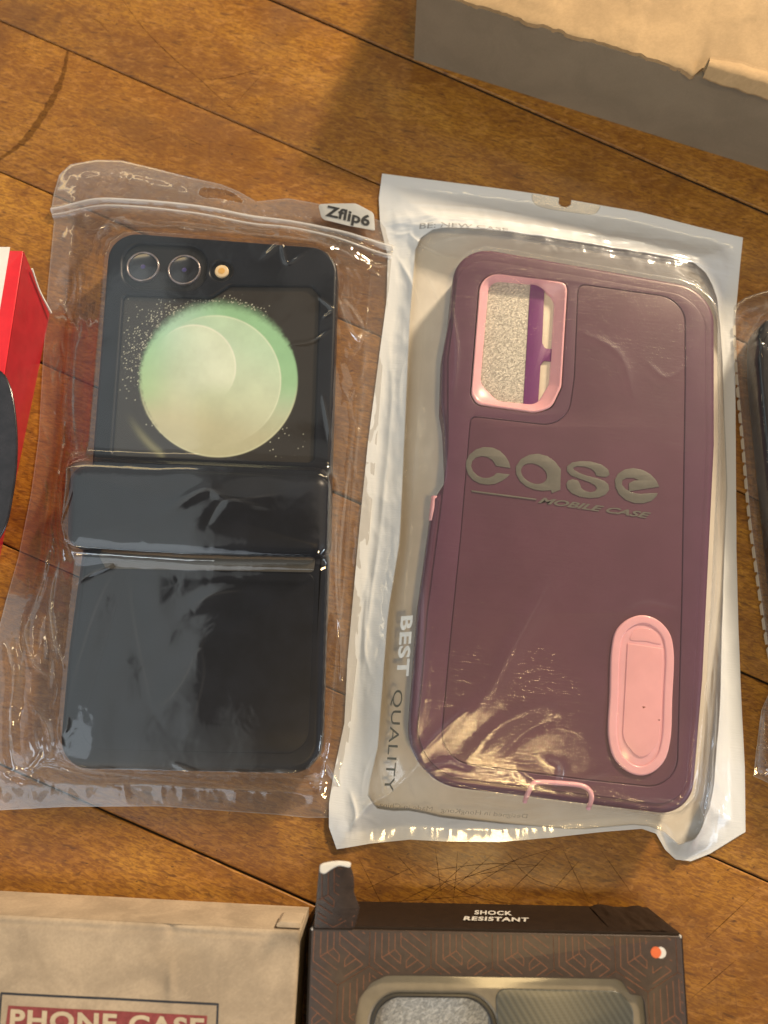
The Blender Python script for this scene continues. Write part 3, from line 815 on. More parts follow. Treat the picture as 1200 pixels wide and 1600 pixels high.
    ok = (S[..., 0] > 0.35) & (S[..., 0] < wd - 0.35) & (S[..., 1] > 0.35) & (S[..., 1] < L_ - 0.35) & (sdf(S[..., 0], S[..., 1], wl) > 0.45)
    # keep clear of the printed dot
    dot = Lp(1028, 1488); ok &= (np.hypot(S[..., 0] - dot[0], S[..., 1] - dot[1]) > 3.4)
    V = []; Fc = []
    def emit(p, q, tf, w=0.17):
        e = q - p; l = np.linalg.norm(e)
        if l < 0.25: return
        n_ = np.array([-e[1], e[0]]) / l * w / 2
        b = len(V); V.extend([tf(x) for x in (p + n_, p - n_, q - n_, q + n_)]); Fc.append((b, b + 1, b + 2, b + 3))
    top = lambda x: (*(TL + d * x[0] + dn * x[1]), H + 0.02 + 0.004 * random.Random(int(abs(x[0] * 911 + x[1] * 37))).random())
    for i in range(len(segs)):
        k = 0
        while k < 25:
            if ok[i, k]:
                j = k
                while j + 1 < 25 and ok[i, j + 1]: j += 1
                if j > k: emit(S[i, k], S[i, j], top)
                k = j + 1
            else: k += 1
    new_obj('printed_pattern', V, Fc, M['orange_line'], root, smooth=False)
    # standing torn flap at the left
    fl = [(491, 1450), (553, 1451), (562, 1418), (553, 1395), (553, 1372), (548, 1352), (532, 1346), (515, 1348), (499, 1352)]
    HZ = lambda t: H + 0 * t
    hinge_y = None
    q0 = Lp(491, 1450); q1 = Lp(553, 1451)
    # flap plane: rises at 25 degrees beyond the edge; solve pixel -> plane by iterating on height
    def flap_pt(px, py):
        z = H
        for _ in range(30):
            p = W(px, py, z); b = -((p - TL) @ dn); z = H + 0.42 * max(b, 0.0)
        return np.array([*p, z])
    ring = np.array([flap_pt(*p) for p in smooth_closed(fillet(np.array(fl, float), [1, 2, 3, 3, 3, 2, 3, 3, 3], 4), 120)])
    rs = np.random.RandomState(2)
    rag = (ring[:, 1] > ring[:, 1].min() + 5)
    nn_ = rs.uniform(-0.12, 0.12, (120, 2)); right = ring[:, 0] > ring[:, 0].mean() + 2.5
    ring[right, :2] += nn_[right]
    cmesh = curve_mesh([ring[:, :2]], -0.22, 0.22, 0.05, 1)
    V, Fc = cmesh; b = -((V[:, :2] - TL) @ dn); a = (V[:, :2] - TL) @ d; V[:, 2] += H + 0.42 * np.maximum(b, 0) + 0.25 * np.sin(a * 0.5) * np.clip(b / 8, 0, 1)
    fo = new_obj('torn_flap', V, Fc, M['box_brown'], root, 40)
    tag(fo, 'torn strip of the end flap sticking up')
    # pattern on the flap
    V = []; Fc = []
    fl2 = np.stack([(ring[:, :2] - TL) @ d, (ring[:, :2] - TL) @ dn], 1)
    def ftop(x):
        p = TL + d * x[0] + dn * x[1]; b = -x[1]
        return (p[0], p[1], H + 0.42 * max(b, 0) + 0.25 * math.sin(x[0] * 0.5) * min(max(b / 8, 0), 1) + 0.27)
    sh = np.array([-1.6, -13.6]); S2 = S + sh
    ok2 = sdf(S2[..., 0], S2[..., 1], fl2) < -0.35
    for dx in (0,):
        for i in range(len(segs)):
            k = 0
            while k < 25:
                if ok2[i, k]:
                    j = k
                    while j + 1 < 25 and ok2[i, j + 1]: j += 1
                    for c in range(k, j, 4): emit(S2[i, c], S2[i, min(c + 4, j)], ftop)
                    k = j + 1
                else: k += 1
    new_obj('printed_pattern', V, Fc, M['orange_line'], root, smooth=False)
    # white delaminated paper at the tip
    tip = WP([(500, 1354), (502, 1362), (512, 1361), (528, 1352), (547, 1353), (547, 1347), (532, 1344), (515, 1345), (501, 1350)], 30)
    zt_ = flap_pt(520, 1352)[2]
    tip = np.array([flap_pt(px, py)[:2] for px, py in [(500, 1353), (501, 1361), (508, 1363), (518, 1357), (530, 1352), (547, 1354), (548, 1348), (533, 1345), (515, 1346), (501, 1350)]])
    o_ = slab('torn_paper', [smooth_closed(tip, 60)], zt_ + 0.3, zt_ + 1.1, 0.3, M['white_print'], root, res=3)
    # writing on the far wall: lies in the vertical plane of that wall
    def wall_text(txt, pl, pr, ptl):
        V, Fc = text_mesh(txt, 0.03, 0.0, 1.12)
        def onwall(px, py):
            lo, hi = 0.0, 60.0
            for _ in range(40):
                z = (lo + hi) / 2; b = -((W(px, py, z) - TL) @ dn)
                if b < 0.85: lo = z
                else: hi = z
            return ((W(px, py, z) - TL) @ d, z)
        A_, B_, T_ = map(np.array, (onwall(*pl), onwall(*pr), onwall(*ptl)))
        P = A_ + V[:, :1] * (B_ - A_) + V[:, 1:2] * (T_ - A_)
        bo = 0.95
        XY = TL + d * P[:, :1] - dn * bo
        return np.c_[XY, P[:, 1]], Fc
    V1, F1 = wall_text('SHOCK', (741, 1429.2), (800, 1430.8), (742, 1422.8)); V2, F2 = wall_text('RESISTANT', (724, 1438.4), (826, 1440.8), (726, 1432.2))
    new_obj('printed_words', np.vstack([V1, V2]), list(F1) + [tuple(i + len(V1) for i in f) for f in F2], M['white_print'], root, smooth=False)
    # two overlapping dots printed at the upper right
    def disc(name, px, py, r, mat, z):
        c = W(px, py, H); th = np.linspace(0, 2 * math.pi, 49)[:-1]
        return new_obj(name, np.c_[c[0] + r * np.cos(th), c[1] + r * 1.0 * np.sin(th), np.full(48, z)], [tuple(range(48))], mat, root, smooth=False)
    disc('printed_dot', 1032.5, 1488.5, 1.35, M['white_print'], H + 0.03); tag(disc('printed_dot', 1025, 1488, 1.35, M['orange_print'], H + 0.05), 'orange printed dot')
    return loc, winr, H, wd, L_, TL, d, dn
BR = build_brown()

M['foam'] = None
def mat_foam(name, col):
    t = NT(name); v = t.coord((1, 1, 1))
    n = t.noise(t.coord((0.9, 1.7, 1), 0.6), 1.0, 3, 0.6, 0.9); n2 = t.noise(v, 1.6, 2, 0.6); big = t.noise(v, 0.25, 3)
    c = t.mix(t.mr(n, 0.38, 0.66), tuple(x * 0.60 for x in col), tuple(min(1, x * 1.15) for x in col))
    h = t.math('ADD', n, t.math('MULTIPLY', n2, 0.4))
    return t.done(t.bsdf(c, t.mr(n2, 0.3, 0.7, 0.12, 0.45), 0.6, 0, t.bump(h, 1.0, 0.45)))
M['foam'] = mat_foam('silver_foam', (0.66, 0.62, 0.56))

def build_boxed_case():
    loc, winr, H, wd, L_, TL, d, dn = BR
    M['bronze'] = mat_plain('bronze_plastic', (0.17, 0.137, 0.092), 0.38, 0.6, 0.10, 0.2, 0.015, 6.0, 0.25)
    t = NT('carbon_texture_panel'); 
    w = t.coord((1, 1, 1), math.radians(32)); sp = t.n('ShaderNodeSeparateXYZ'); t.l(w, sp.inputs[0])
    wv = t.math('SINE', t.math('MULTIPLY', sp.outputs[0], 2 * math.pi / 1.5)); w2 = t.math('SINE', t.math('MULTIPLY', sp.outputs[1], 2 * math.pi / 0.8))
    k = t.math('ADD', t.math('MULTIPLY', wv, 0.5), t.math('MULTIPLY', t.math('MULTIPLY', w2, wv), 0.3))
    c = t.mix(t.mr(k, -0.6, 0.6), (0.050, 0.050, 0.041), (0.078, 0.077, 0.064))
    M['carbon'] = t.done(t.bsdf(c, 0.35, 0.5, 0, t.bump(k, 0.4, 0.03), 0.15, 0.25))
    M['dark_groove'] = mat_plain('dark_groove_plastic', (0.018, 0.017, 0.017), 0.35, 0.5)
    root = thing('phone_case', TL + d * wd / 2 + dn * L_ / 2, 'bronze phone case with carbon texture panel, seen through the window of the dark brown box', 'phone case', z=H - 9.0)
    z = H - 1.0
    outl = fillet(np.array([W(547, 1518, z), W(992, 1523, z), W(1018, 1550, z), loc(wd - 8, L_ - 6), loc(9, L_ - 6)]), [9, 4, 4, 4, 4], 10)
    cam_o = fillet(WP([(578, 1662), (578, 1552), (772, 1555), (782, 1662)], z), [3, 8.5, 8.5, 3], 14)
    slab('case_shell', [outl, cam_o], H - 9.0, z, 1.0, M['bronze'], root, res=5)
    # stepped dark ring inside the camera cutout
    cin = fillet(WP([(585, 1660), (585, 1560), (765, 1562), (774, 1660)], z), [3, 7.5, 7.5, 3], 14)
    slab('camera_ring', [fillet(WP([(576, 1664), (576, 1550), (774, 1553), (784, 1664)], z), [3, 8.8, 8.8, 3], 14), cin], H - 5, z - 0.5, 0.4, M['dark_groove'], root, res=3)
    pan = fillet(WP([(774, 1544), (966, 1548), (989, 1572), (992, 1668), (780, 1668)], z), [2.5, 3.5, 4, 3, 3], 8)
    slab('carbon_panel', [pan], z - 0.3, z + 0.28, 0.25, M['carbon'], root, res=3)
    fo = fillet(WP([(570, 1672), (570, 1545), (780, 1548), (790, 1672)], z), 4, 6)
    f = slab('foam_sheet', [fo], H - 7.5, H - 5.6, 0.4, M['foam'], None, res=2)
    tag(f, 'silvery foam packing sheet inside the bronze case in the dark brown box', 'foam sheet')
build_boxed_case()

# ------------------------------------------------------------------ red box at the left edge
def build_red():
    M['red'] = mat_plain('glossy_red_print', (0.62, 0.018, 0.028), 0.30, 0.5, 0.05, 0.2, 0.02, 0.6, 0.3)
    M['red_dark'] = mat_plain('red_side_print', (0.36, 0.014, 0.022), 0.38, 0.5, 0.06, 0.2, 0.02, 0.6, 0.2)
    M['white_card'] = mat_plain('white_card', (0.74, 0.72, 0.68), 0.45, 0.4, 0.04)
    M['product_black'] = mat_plain('glossy_black_print', (0.018, 0.016, 0.020), 0.22, 0.5, 0.2, 0.3, 0.02, 0.5, 0.4)
    H = 22.0
    T0 = W(36, 392, H); T1 = W(-42, 900, H)
    d = (T1 - T0) / np.linalg.norm(T1 - T0); dn = np.array([d[1], -d[0]])
    if dn[0] > 0: dn = -dn
    L_ = np.linalg.norm(T1 - T0) ; wd = 70.0
    G0 = W(78, 492, 0); G1 = W(-2, 880, 0)
    base = (T0 + T1) / 2 + dn * wd / 2
    root = thing('red_box', base, 'glossy red and white carton with a black oval picture, cut off by the left edge', 'box')
    top = fillet(np.array([T0, T1, T1 + dn * wd, T0 + dn * wd]), 0.4, 3)
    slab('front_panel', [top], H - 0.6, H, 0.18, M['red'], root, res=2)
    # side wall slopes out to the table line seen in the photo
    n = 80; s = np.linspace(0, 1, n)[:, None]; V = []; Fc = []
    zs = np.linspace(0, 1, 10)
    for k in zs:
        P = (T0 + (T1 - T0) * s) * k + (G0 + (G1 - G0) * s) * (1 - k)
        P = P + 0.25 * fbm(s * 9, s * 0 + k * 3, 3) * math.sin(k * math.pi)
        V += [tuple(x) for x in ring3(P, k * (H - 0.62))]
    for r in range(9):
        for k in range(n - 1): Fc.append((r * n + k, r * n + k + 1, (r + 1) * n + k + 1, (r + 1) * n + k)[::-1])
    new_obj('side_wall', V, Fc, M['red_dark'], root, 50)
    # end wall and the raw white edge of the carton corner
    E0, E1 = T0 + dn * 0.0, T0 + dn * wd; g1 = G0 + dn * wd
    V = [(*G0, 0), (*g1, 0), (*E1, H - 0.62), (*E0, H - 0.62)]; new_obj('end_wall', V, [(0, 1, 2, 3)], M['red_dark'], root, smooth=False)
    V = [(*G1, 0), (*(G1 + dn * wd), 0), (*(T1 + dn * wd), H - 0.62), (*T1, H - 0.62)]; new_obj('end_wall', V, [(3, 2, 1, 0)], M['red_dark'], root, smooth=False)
    p = [np.array([*W(50, 420, 17), 17.0]), np.array([*W(62, 455, 10), 10]), np.array([*W(80, 489, 2), 2.0])]
    tube('raw_edge', smooth_open(np.array(p), 16), 0.35, M['white_card'], root, 6)
    # white area of the print: left of a slanted line
    a = WP([(16, 386), (-46, 760)], H)
    V = ring3(np.array([a[0], a[1], a[1] + dn * 40, T0 + dn * 45]), H + 0.03)
    new_obj('white_print_area', V, [(0, 1, 2, 3)], M['white_card'], root, smooth=False)
    el = smooth_closed(WP([(-60, 590), (-25, 572), (2, 580), (16, 605), (25, 660), (26, 715), (20, 770), (5, 830), (-30, 870), (-70, 800)], H + 1), 80)
    slab('product_picture', [el], H + 0.02, H + 0.9, 0.4, M['product_black'], root, res=4)
build_red()

# ------------------------------------------------------------------ black flip phone case (in the clear zip bag)
M['navy_rubber'] = mat_plain('dark_navy_plastic', (0.0105, 0.0125, 0.019), 0.38, 0.22, 0.15, 0.1, 0.0, 8.0, 0.0)
M['navy_groove'] = mat_plain('navy_recess', (0.007, 0.008, 0.011), 0.5, 0.4)
M['lens_glass'] = mat_plain('lens_glass', (0.010, 0.009, 0.012), 0.06, 0.7, 0.1, 0.5, 0, 1, 1.0)
M['lens_ring'] = mat_plain('lens_metal_ring', (0.42, 0.36, 0.36), 0.30, 0.5, metal=0.8)
M['lens_core'] = mat_plain('lens_core', (0.05, 0.04, 0.16), 0.2, 0.8)
M['flash'] = mat_plain('flash_diffuser', (0.78, 0.60, 0.36), 0.3, 0.5)
M['flash_core'] = mat_plain('flash_core', (0.72, 0.42, 0.12), 0.3, 0.5)
def mat_vc(name, attr, rough=0.3, coat=0.3):
    t = NT(name); return t.done(t.bsdf(t.attr(attr, True), rough, 0.5, 0, None, coat, 0.08))
M['screen'] = mat_vc('printed_screen_picture', 'picture')
FLIP_ALL = smooth_closed(fillet(WP([(170, 362), (528, 390), (515, 700), (503, 1209), (89, 1199), (108, 1000), (122, 860), (106, 850), (106, 722), (140, 715)], 9), [9, 10, 3, 9, 9, 3, 2, 4, 4, 2]), 200)
HINGE = fillet(WP([(107, 724), (518, 742), (515, 874), (300, 869), (125, 858), (104, 846)], 10), [6, 5, 5, 20, 4, 5], 8)
def build_flip():
    base = W(305, 800)
    root = thing('flip_phone_case', base, 'black folding phone case with two lenses and a green circle picture, in the zip bag', 'phone case')
    lower = fillet(WP([(128, 845), (514, 860), (508, 1010), (503, 1210), (88, 1201), (105, 1010)], 9), [2, 2, 30, 9, 9, 30], 10)
    slab('lower_shell', [lower], 0.35, 9.3, 2.6, M['navy_rubber'], root, res=8, angle=60)
    slab('lower_panel_step', [fillet(WP([(200, 888), (492, 896), (482, 1178), (118, 1170)], 9), [3, 3, 7, 7], 8)], 8.0, 9.42, 0.12, M['navy_rubber'], root, res=3)
    up = fillet(WP([(171, 361), (528, 388), (516, 770), (141, 752)], 10), [9.5, 10, 3, 3], 12)
    scr = fillet(WP([(193, 461), (329, 466), (360, 446), (486, 447), (498, 460), (489, 722), (175, 711)], 10), [1.6, 3, 3, 1.5, 2, 2.0, 2.0], 6)
    pill = fillet(WP([(192, 379), (322, 386), (322, 454), (192, 450)], 10), 6.6, 10)
    cf = W(346, 423, 10); th = np.linspace(0, 2 * math.pi, 41)[:-1]
    fl = np.c_[cf[0] + 3.6 * np.cos(th), cf[1] + 3.6 * np.sin(th)]
    slab('upper_shell', [up, scr, pill, fl], 0.35, 10.2, 1.15, M['navy_rubber'], root, res=7, angle=60)
    # camera island floor and lenses
    slab('camera_island', [fillet(WP([(185, 372), (330, 378), (330, 462), (185, 458)], 9), 7, 8)], 2.0, 9.1, 0.2, M['navy_groove'], root, res=2)
    slab('flash_recess', [np.c_[cf[0] + 4.4 * np.cos(th), cf[1] + 4.4 * np.sin(th)]], 2.0, 8.9, 0.2, M['navy_groove'], root, res=2)
    for (px, py) in ((223, 416), (287.5, 421)):
        c = W(px, py, 10)
        def circ(r): return np.c_[c[0] + r * np.cos(th), c[1] + r * np.sin(th)]
        g = slab('camera_lens', [circ(5.2)], 8.6, 9.75, 0.3, M['lens_glass'], root, res=4)
        slab('lens_ring', [circ(5.5), circ(4.95)], 8.6, 10.15, 0.24, M['lens_ring'], g, res=4)
        slab('lens_core', [circ(0.8)], 9.70, 9.82, 0.05, M['lens_core'], g, res=2)
    ff = slab('flash', [np.c_[cf[0] + 2.35 * np.cos(th), cf[1] + 2.35 * np.sin(th)]], 8.8, 9.9, 0.4, M['flash'], root, res=4)
    slab('flash_core', [np.c_[cf[0] + 1.15 * np.cos(th), cf[1] + 1.15 * np.sin(th)]], 9.85, 9.96, 0.05, M['flash_core'], ff, res=2)
    # screen picture
    z = 8.9
    q = WP([(170, 440), (502, 440), (495, 730), (168, 730)], 10); 
    x0, x1, y0, y1 = q[:, 0].min(), q[:, 0].max(), q[:, 1].min(), q[:, 1].max()
    n = 0.19; nx, ny = int((x1 - x0) / n), int((y1 - y0) / n)
    X, Y = np.meshgrid(np.linspace(x0, x1, nx), np.linspace(y0, y1, ny))
    px, py = to_px(X, Y, z)
    col = np.zeros((*X.shape, 3)); col[:] = (0.028, 0.023, 0.018)
    col *= (1 + 0.10 * fbm(X / 5, Y / 5, 3))[..., None]
    u = (px - 341.5) / 124.0; v = (py - 593) / 121.5; r = np.hypot(u, v)
    def C3(*c): return np.array(c)[None, None]
    mint, cream, green, pale = C3(.42, .66, .52), C3(.62, .62, .42), C3(.34, .55, .37), C3(.74, .84, .66)
    t_ = np.clip((v + 0.1 - 0.25 * u) * 0.9 + 0.35, 0, 1)[..., None]
    disc = mint * (1 - t_) + cream * t_
    disc = disc * (1 - 0.16 * sstep(v, 0.15, 0.7)[..., None]) * (1 - 0.12 * C3(1, .3, 1) * sstep(u * 0.6 - v, 0.2, 0.9)[..., None])
    disc = disc * (1 - C3(.30, .05, .25) * (sstep(-u, 0.45, 1.0) * (1 - sstep(v, .1, .6)))[..., None])
    r2 = np.hypot((px - 336) / 104.0, (py - 595) / 103.0)
    in2 = 1 - sstep(r2, 0.985, 1.0)
    edge2 = np.exp(-((r2 - 0.985) / 0.012) ** 2) * sstep(u - v * .6, 0.0, 0.6)
    disc = disc * (1 - 0.0 * in2[..., None]) + (C3(.80, .86, .66) - disc) * (0.34 * in2 * sstep(u - 0.5 * v, -0.4, 0.5))[..., None]
    outer_ring = (1 - in2) * sstep(u - 0.4 * v, 0.0, 0.5)
    disc = disc + (green * C3(.85, 1, .8) - disc) * (0.75 * outer_ring * (1 - sstep(v, 0.0, 0.5)))[..., None]
    disc = disc + (C3(.85, .92, .74) - disc) * (0.5 * edge2)[..., None]
    r3 = np.hypot((px - 303) / 66.0, (py - 574) / 67.0); in3 = 1 - sstep(r3, 0.98, 1.0)
    g3 = in3 * sstep((px - 303) / 66.0 - 0.25 * (py - 574) / 67.0, -0.8, 0.6) * (1 - sstep(py, 590, 625))
    disc = disc + (C3(.80, .87, .72) - disc) * (0.62 * g3)[..., None]
    e3 = np.exp(-((r3 - 0.985) / 0.02) ** 2) * sstep((px - 303) / 66 - (py - 574) / 67 * .7, -0.3, 0.8) * (1 - sstep(py, 575, 615))
    disc = disc + (C3(.92, .95, .84) - disc) * (0.6 * e3)[..., None]
    disc = disc * (1 + 0.07 * fbm(X / 6, Y / 6, 8)[..., None] + 0.03 * fbm(X / 1.2, Y / 1.2, 18)[..., None])
    ang = np.arctan2(-v, u)
    soft = 0.02 + 0.10 * sstep(np.sin(ang), 0.2, 1.0) + 0.03 * sstep(-u, 0.5, 1)
    al = 1 - sstep(r + 0.02 * fbm(X / .8, Y / .8, 4) * (soft > .03), 1.0 - soft, 1.0 + soft * 0.55)
    col = col + (disc - col) * al[..., None]
    rim = np.exp(-((r - 0.992) / 0.010) ** 2) * sstep(v, -0.1, 0.5)
    col = col + (C3(.80, .84, .58) - col) * (0.55 * rim)[..., None]
    # glowing sickle at the lower left
    rc = np.hypot(px - 352, py - 577) / 166.0
    sick = np.exp(-((rc - 1.0) / 0.035) ** 2) * sstep(py, 640, 700) * (1 - sstep(px, 250, 262)) 
    col = col + (C3(.30, .30, .16) - col) * (0.6 * sick)[..., None]
    # sprayed specks
    rs = np.random.RandomState(12)
    K = 520
    an = rs.normal(2.62, 0.36, K); rr = 1.0 + np.abs(rs.normal(0, 0.17, K)) ; sx = 341 + 124 * rr * np.cos(an); sy = 593 - 121 * rr * np.sin(an)
    an2 = rs.uniform(0.9, 2.2, 170); rr2 = 1.0 + np.abs(rs.normal(0, 0.05, 170)); sx = np.r_[sx, 341 + 124 * rr2 * np.cos(an2)]; sy = np.r_[sy, 593 - 121 * rr2 * np.sin(an2)]
    sx = np.r_[sx, rs.uniform(420, 480, 22)]; sy = np.r_[sy, rs.normal(685, 16, 22)]
    for a, b, w in zip(sx, sy, rs.uniform(0.12, 0.75, len(sx)) ** 1.6):
        wx, wy = W(a, b, z); ix = (wx - x0) / (x1 - x0) * (nx - 1); iy = (wy - y0) / (y1 - y0) * (ny - 1)
        i0, j0 = int(round(ix)), int(round(iy))
        if 1 < i0 < nx - 3 and 1 < j0 < ny - 3:
            rr_ = 2 if w > .3 else 1
            col[j0:j0 + rr_, i0:i0 + rr_] += (C3(.62, .64, .52) - col[j0:j0 + rr_, i0:i0 + rr_]) * min(w * 1.3, 1)
    sp_ = new_obj('screen_panel', np.c_[X.ravel(), Y.ravel(), np.full(X.size, z)], grid_faces(nx, ny), M['screen'], root, smooth=False)
    add_color(sp_, 'picture', np.clip(col, 0, 1))
    # hinge cover: rounded bar across the middle
    d = sdf  # profile from an inset distance
    hx0, hx1 = HINGE[:, 0].min() - 1, HINGE[:, 0].max() + 1; hy0, hy1 = HINGE[:, 1].min() - 1, HINGE[:, 1].max() + 1
    rings = []
    hin = resample(HINGE, 160, True); cen = hin.mean(0)
    # inward offset by repeated distance field steps
    def inset(P, dd):
        t = np.roll(P, -1, 0) - np.roll(P, 1, 0); nn = np.c_[t[:, 1], -t[:, 0]]; nn /= np.linalg.norm(nn, axis=1)[:, None] + 1e-9
        area2 = np.sum(P[:, 0] * np.roll(P[:, 1], -1) - P[:, 1] * np.roll(P[:, 0], -1))
        s_ = -1 if area2 > 0 else 1
        return P + nn * dd * s_
    rings.append(ring3(hin, 3.0)); R = 6.0
    for k in range(0, 9):
        a = math.radians(10 * k); rings.append(ring3(inset(hin, 4.6 * (1 - math.cos(a))), 8.2 + 4.6 * math.sin(a)))
    last = rings[-1]
    for f in (0.93, 0.8, 0.5, 0.2):
        P = cen + (last[:, :2] - cen) * np.array([1 - (1 - f) * 0.25, f]) if False else last[:, :2] * f + cen * (1 - f)
        rings.append(ring3(P, 12.8 + 1.5 * (1 - f ** 2)))
    ho = loft('hinge_cover', rings, M['navy_rubber'], root, 180, cap_last=True)
    # clear tape strip below the hinge
    t = NT('matt_clear_tape'); v_ = t.coord(); n_ = t.noise(v_, 3.0, 3)
    tr = t.n('ShaderNodeBsdfTransparent'); b_ = t.bsdf((0.15, 0.14, 0.12), 0.5, 0.5, 0, t.bump(n_, 1.0, 0.15)); mx = t.n('ShaderNodeMixShader')
    mx.inputs[0].default_value = 0.30; t.l(tr.outputs[0], mx.inputs[1]); t.l(b_, mx.inputs[2]); M['tape'] = t.done(mx.outputs[0])
    slab('tape_strip', [fillet(WP([(150, 862), (493, 870), (490, 894), (165, 888)], 10), 1.2, 5)], 9.6, 9.75, 0.05, M['tape'], root, res=1)
build_flip()

# ------------------------------------------------------------------ purple case
M['plum'] = mat_plain('plum_rubber', (0.100, 0.036, 0.082), 0.42, 0.5, 0.05, 0.08, 0.01, 5.0, 0.1)
M['plum_panel'] = mat_plain('plum_panel', (0.102, 0.037, 0.073), 0.40, 0.5, 0.05, 0.06, 0.01, 5.0, 0.15)
M['pink'] = mat_plain('pink_plastic', (0.80, 0.43, 0.51), 0.34, 0.5, 0.03, 0.1, 0.0, 1, 0.25, sss=0.1)
M['pink_deep'] = mat_plain('pink_plastic_stand', (0.80, 0.41, 0.47), 0.40, 0.5, 0.03, 0.1, 0.0, 1, 0.2, sss=0.1)
M['grey_letter'] = mat_plain('grey_raised_print', (0.122, 0.120, 0.114), 0.42, 0.5, 0.05, 0.4, 0.0, 1, 0.2)
PURPLE = fillet(WP([(712, 387), (1112, 458), (1112, 700), (1094, 1060), (1076, 1275), (632, 1220), (652, 955), (676, 780), (680, 778), (697, 752), (693, 668), (688, 640), (690, 560), (701, 500)], 9),
                [13.5, 13.5, 30, 30, 10, 16, 20, 1, 1, 1.2, 1.2, 2, 12, 20], 12)
PTOP = 12.6
def build_purple():
    base = PURPLE.mean(0)
    root = thing('rugged_phone_case', base, 'plum coloured phone case with pink camera frame and pink kickstand, inside the white edged bag', 'phone case')
    fo = fillet(WP([(751, 425), (884, 442), (886, 455), (877, 605), (862, 637), (837, 645), (744, 632), (736, 616), (742, 540)], PTOP), [6.5, 3, 1, 3, 4, 6, 3, 2, 20], 8)
    fi = fillet(WP([(764, 440), (840, 447), (866, 470), (858, 600), (838, 634), (776, 628), (750, 600)], 9.5), [4, 4, 4.5, 4, 4, 4, 4], 8)
    slab('outer_shell', [PURPLE, fo], 0.5, PTOP - 0.45, 1.9, M['plum'], root, res=7, angle=60)
    # the rounded rubber rim: raised plate inset from the edge, with the panel sunk in it
    def off(P, dd):
        P = resample(P, 300, True); t = np.roll(P, -1, 0) - np.roll(P, 1, 0); nn = np.c_[t[:, 1], -t[:, 0]]; nn /= np.linalg.norm(nn, axis=1)[:, None]
        a2 = np.sum(P[:, 0] * np.roll(P[:, 1], -1) - P[:, 1] * np.roll(P[:, 0], -1)); return P + nn * dd * (-1 if a2 > 0 else 1)
    rimo = fillet(WP([(716, 398), (1103, 466), (1104, 700), (1086, 1060), (1071, 1262), (647, 1208), (668, 955), (688, 800), (700, 700), (700, 560), (708, 500)], PTOP),
                  [13, 13, 30, 30, 9, 14, 20, 14, 12, 10, 20], 12)
    pan = [(905, 444), (1069, 466), (1071, 605), (1066, 930), (1061, 1190), (1025, 1230), (908, 1218), (815, 1206), (704, 1190), (691, 1150), (702, 1010), (719, 840), (735, 652), (826, 660), (895, 592)]
    pr = [2.5, 9, 40, 40, 6, 1, 40, 40, 6, 2, 30, 30, 2.0, 6, 7.5]
    pan = [(903, 443), (1071, 467), (1071, 605), (1066, 930), (1058, 1234), (908, 1218), (815, 1206), (686, 1189), (702, 1010), (719, 840), (735, 650), (886, 667), (897, 590)]
    pr = [2.5, 9, 40, 40, 9, 40, 40, 9, 30, 30, 2.0, 11, 30]
    pano = fillet(WP(pan, PTOP), pr, 10); pani = off(pano, 0.0)
    fo2 = off(fo, -0.28)
    slab('rim', [rimo, fo2, pano], PTOP - 2.0, PTOP, 0.34, M['plum'], root, res=4, angle=60)
    ki = [(957, 1020), (1003, 961), (1052, 1020), (1048, 1155), (1005, 1212), (951, 1150)]
    pill = smooth_closed(WP([(956, 1012), (963, 985), (982, 967), (1004, 961), (1027, 968), (1046, 988), (1053, 1016), (1051, 1090), (1048, 1156), (1039, 1188), (1022, 1206), (1003, 1212), (981, 1206), (960, 1185), (951, 1152), (953, 1085)], PTOP + .6), 140)
    slab('back_panel', [off(pano, 0.16), off(pill, 0.1)], PTOP - 2.0, PTOP - 0.06, 0.28, M['plum_panel'], root, res=4, angle=60)
    # pink camera frame: funnel from the raised lip down to the opening
    A = resample(fo, 160, True); 
    fi = resample(fi, 160, True)
    k = int(np.argmin(np.linalg.norm(fi - A[0] - (fi.mean(0) - A.mean(0)), axis=1)));
    # align the inner loop to the outer by angle
    def byang(P, n=160):
        c = P.mean(0); Q = resample(P, 2000, True); a = np.arctan2(Q[:, 1] - c[1], Q[:, 0] - c[0]); o = np.argsort(a); Q = Q[o]; a = a[o]
        return Q, a, c
    c = fi.mean(0); th = np.linspace(-math.pi, math.pi, 161)[:-1]
    def ray(P):
        Q = resample(P, 3000, True); a = np.arctan2(Q[:, 1] - c[1], Q[:, 0] - c[0]); o = np.argsort(a); a = a[o]; r = np.linalg.norm(Q - c, axis=1)[o]
        rr = np.interp(th, np.r_[a - 2 * math.pi, a, a + 2 * math.pi], np.r_[r, r, r]); return np.c_[c[0] + rr * np.cos(th), c[1] + rr * np.sin(th)]
    O, I = ray(off(fo, 0.05)), ray(fi)
    mixr = lambda f: O * (1 - f) + I * f
    rings = [ring3(O, 8.0), ring3(O, PTOP + 0.15), ring3(mixr(.03), PTOP + 0.30), ring3(mixr(.10), PTOP + 0.38), ring3(mixr(.18), PTOP + 0.30), ring3(mixr(.24), PTOP - 0.05), ring3(mixr(.60), PTOP - 1.0), ring3(mixr(.90), PTOP - 1.9), ring3(mixr(.97), PTOP - 2.2), ring3(I, PTOP - 2.7), ring3(I, 6.5)]
    loft('camera_frame', rings, M['pink'], root, 40)
    # kickstand
    def offp(dd): return off(pill, dd)
    ks = slab('kickstand', [offp(0.0), offp(2.6)], PTOP - 1.5, PTOP + 0.75, 0.5, M['pink'], root, res=5, angle=50)
    slab('stand_bed', [offp(2.2)], PTOP - 1.5, PTOP + 0.30, 0.1, M['pink'], ks, res=2)
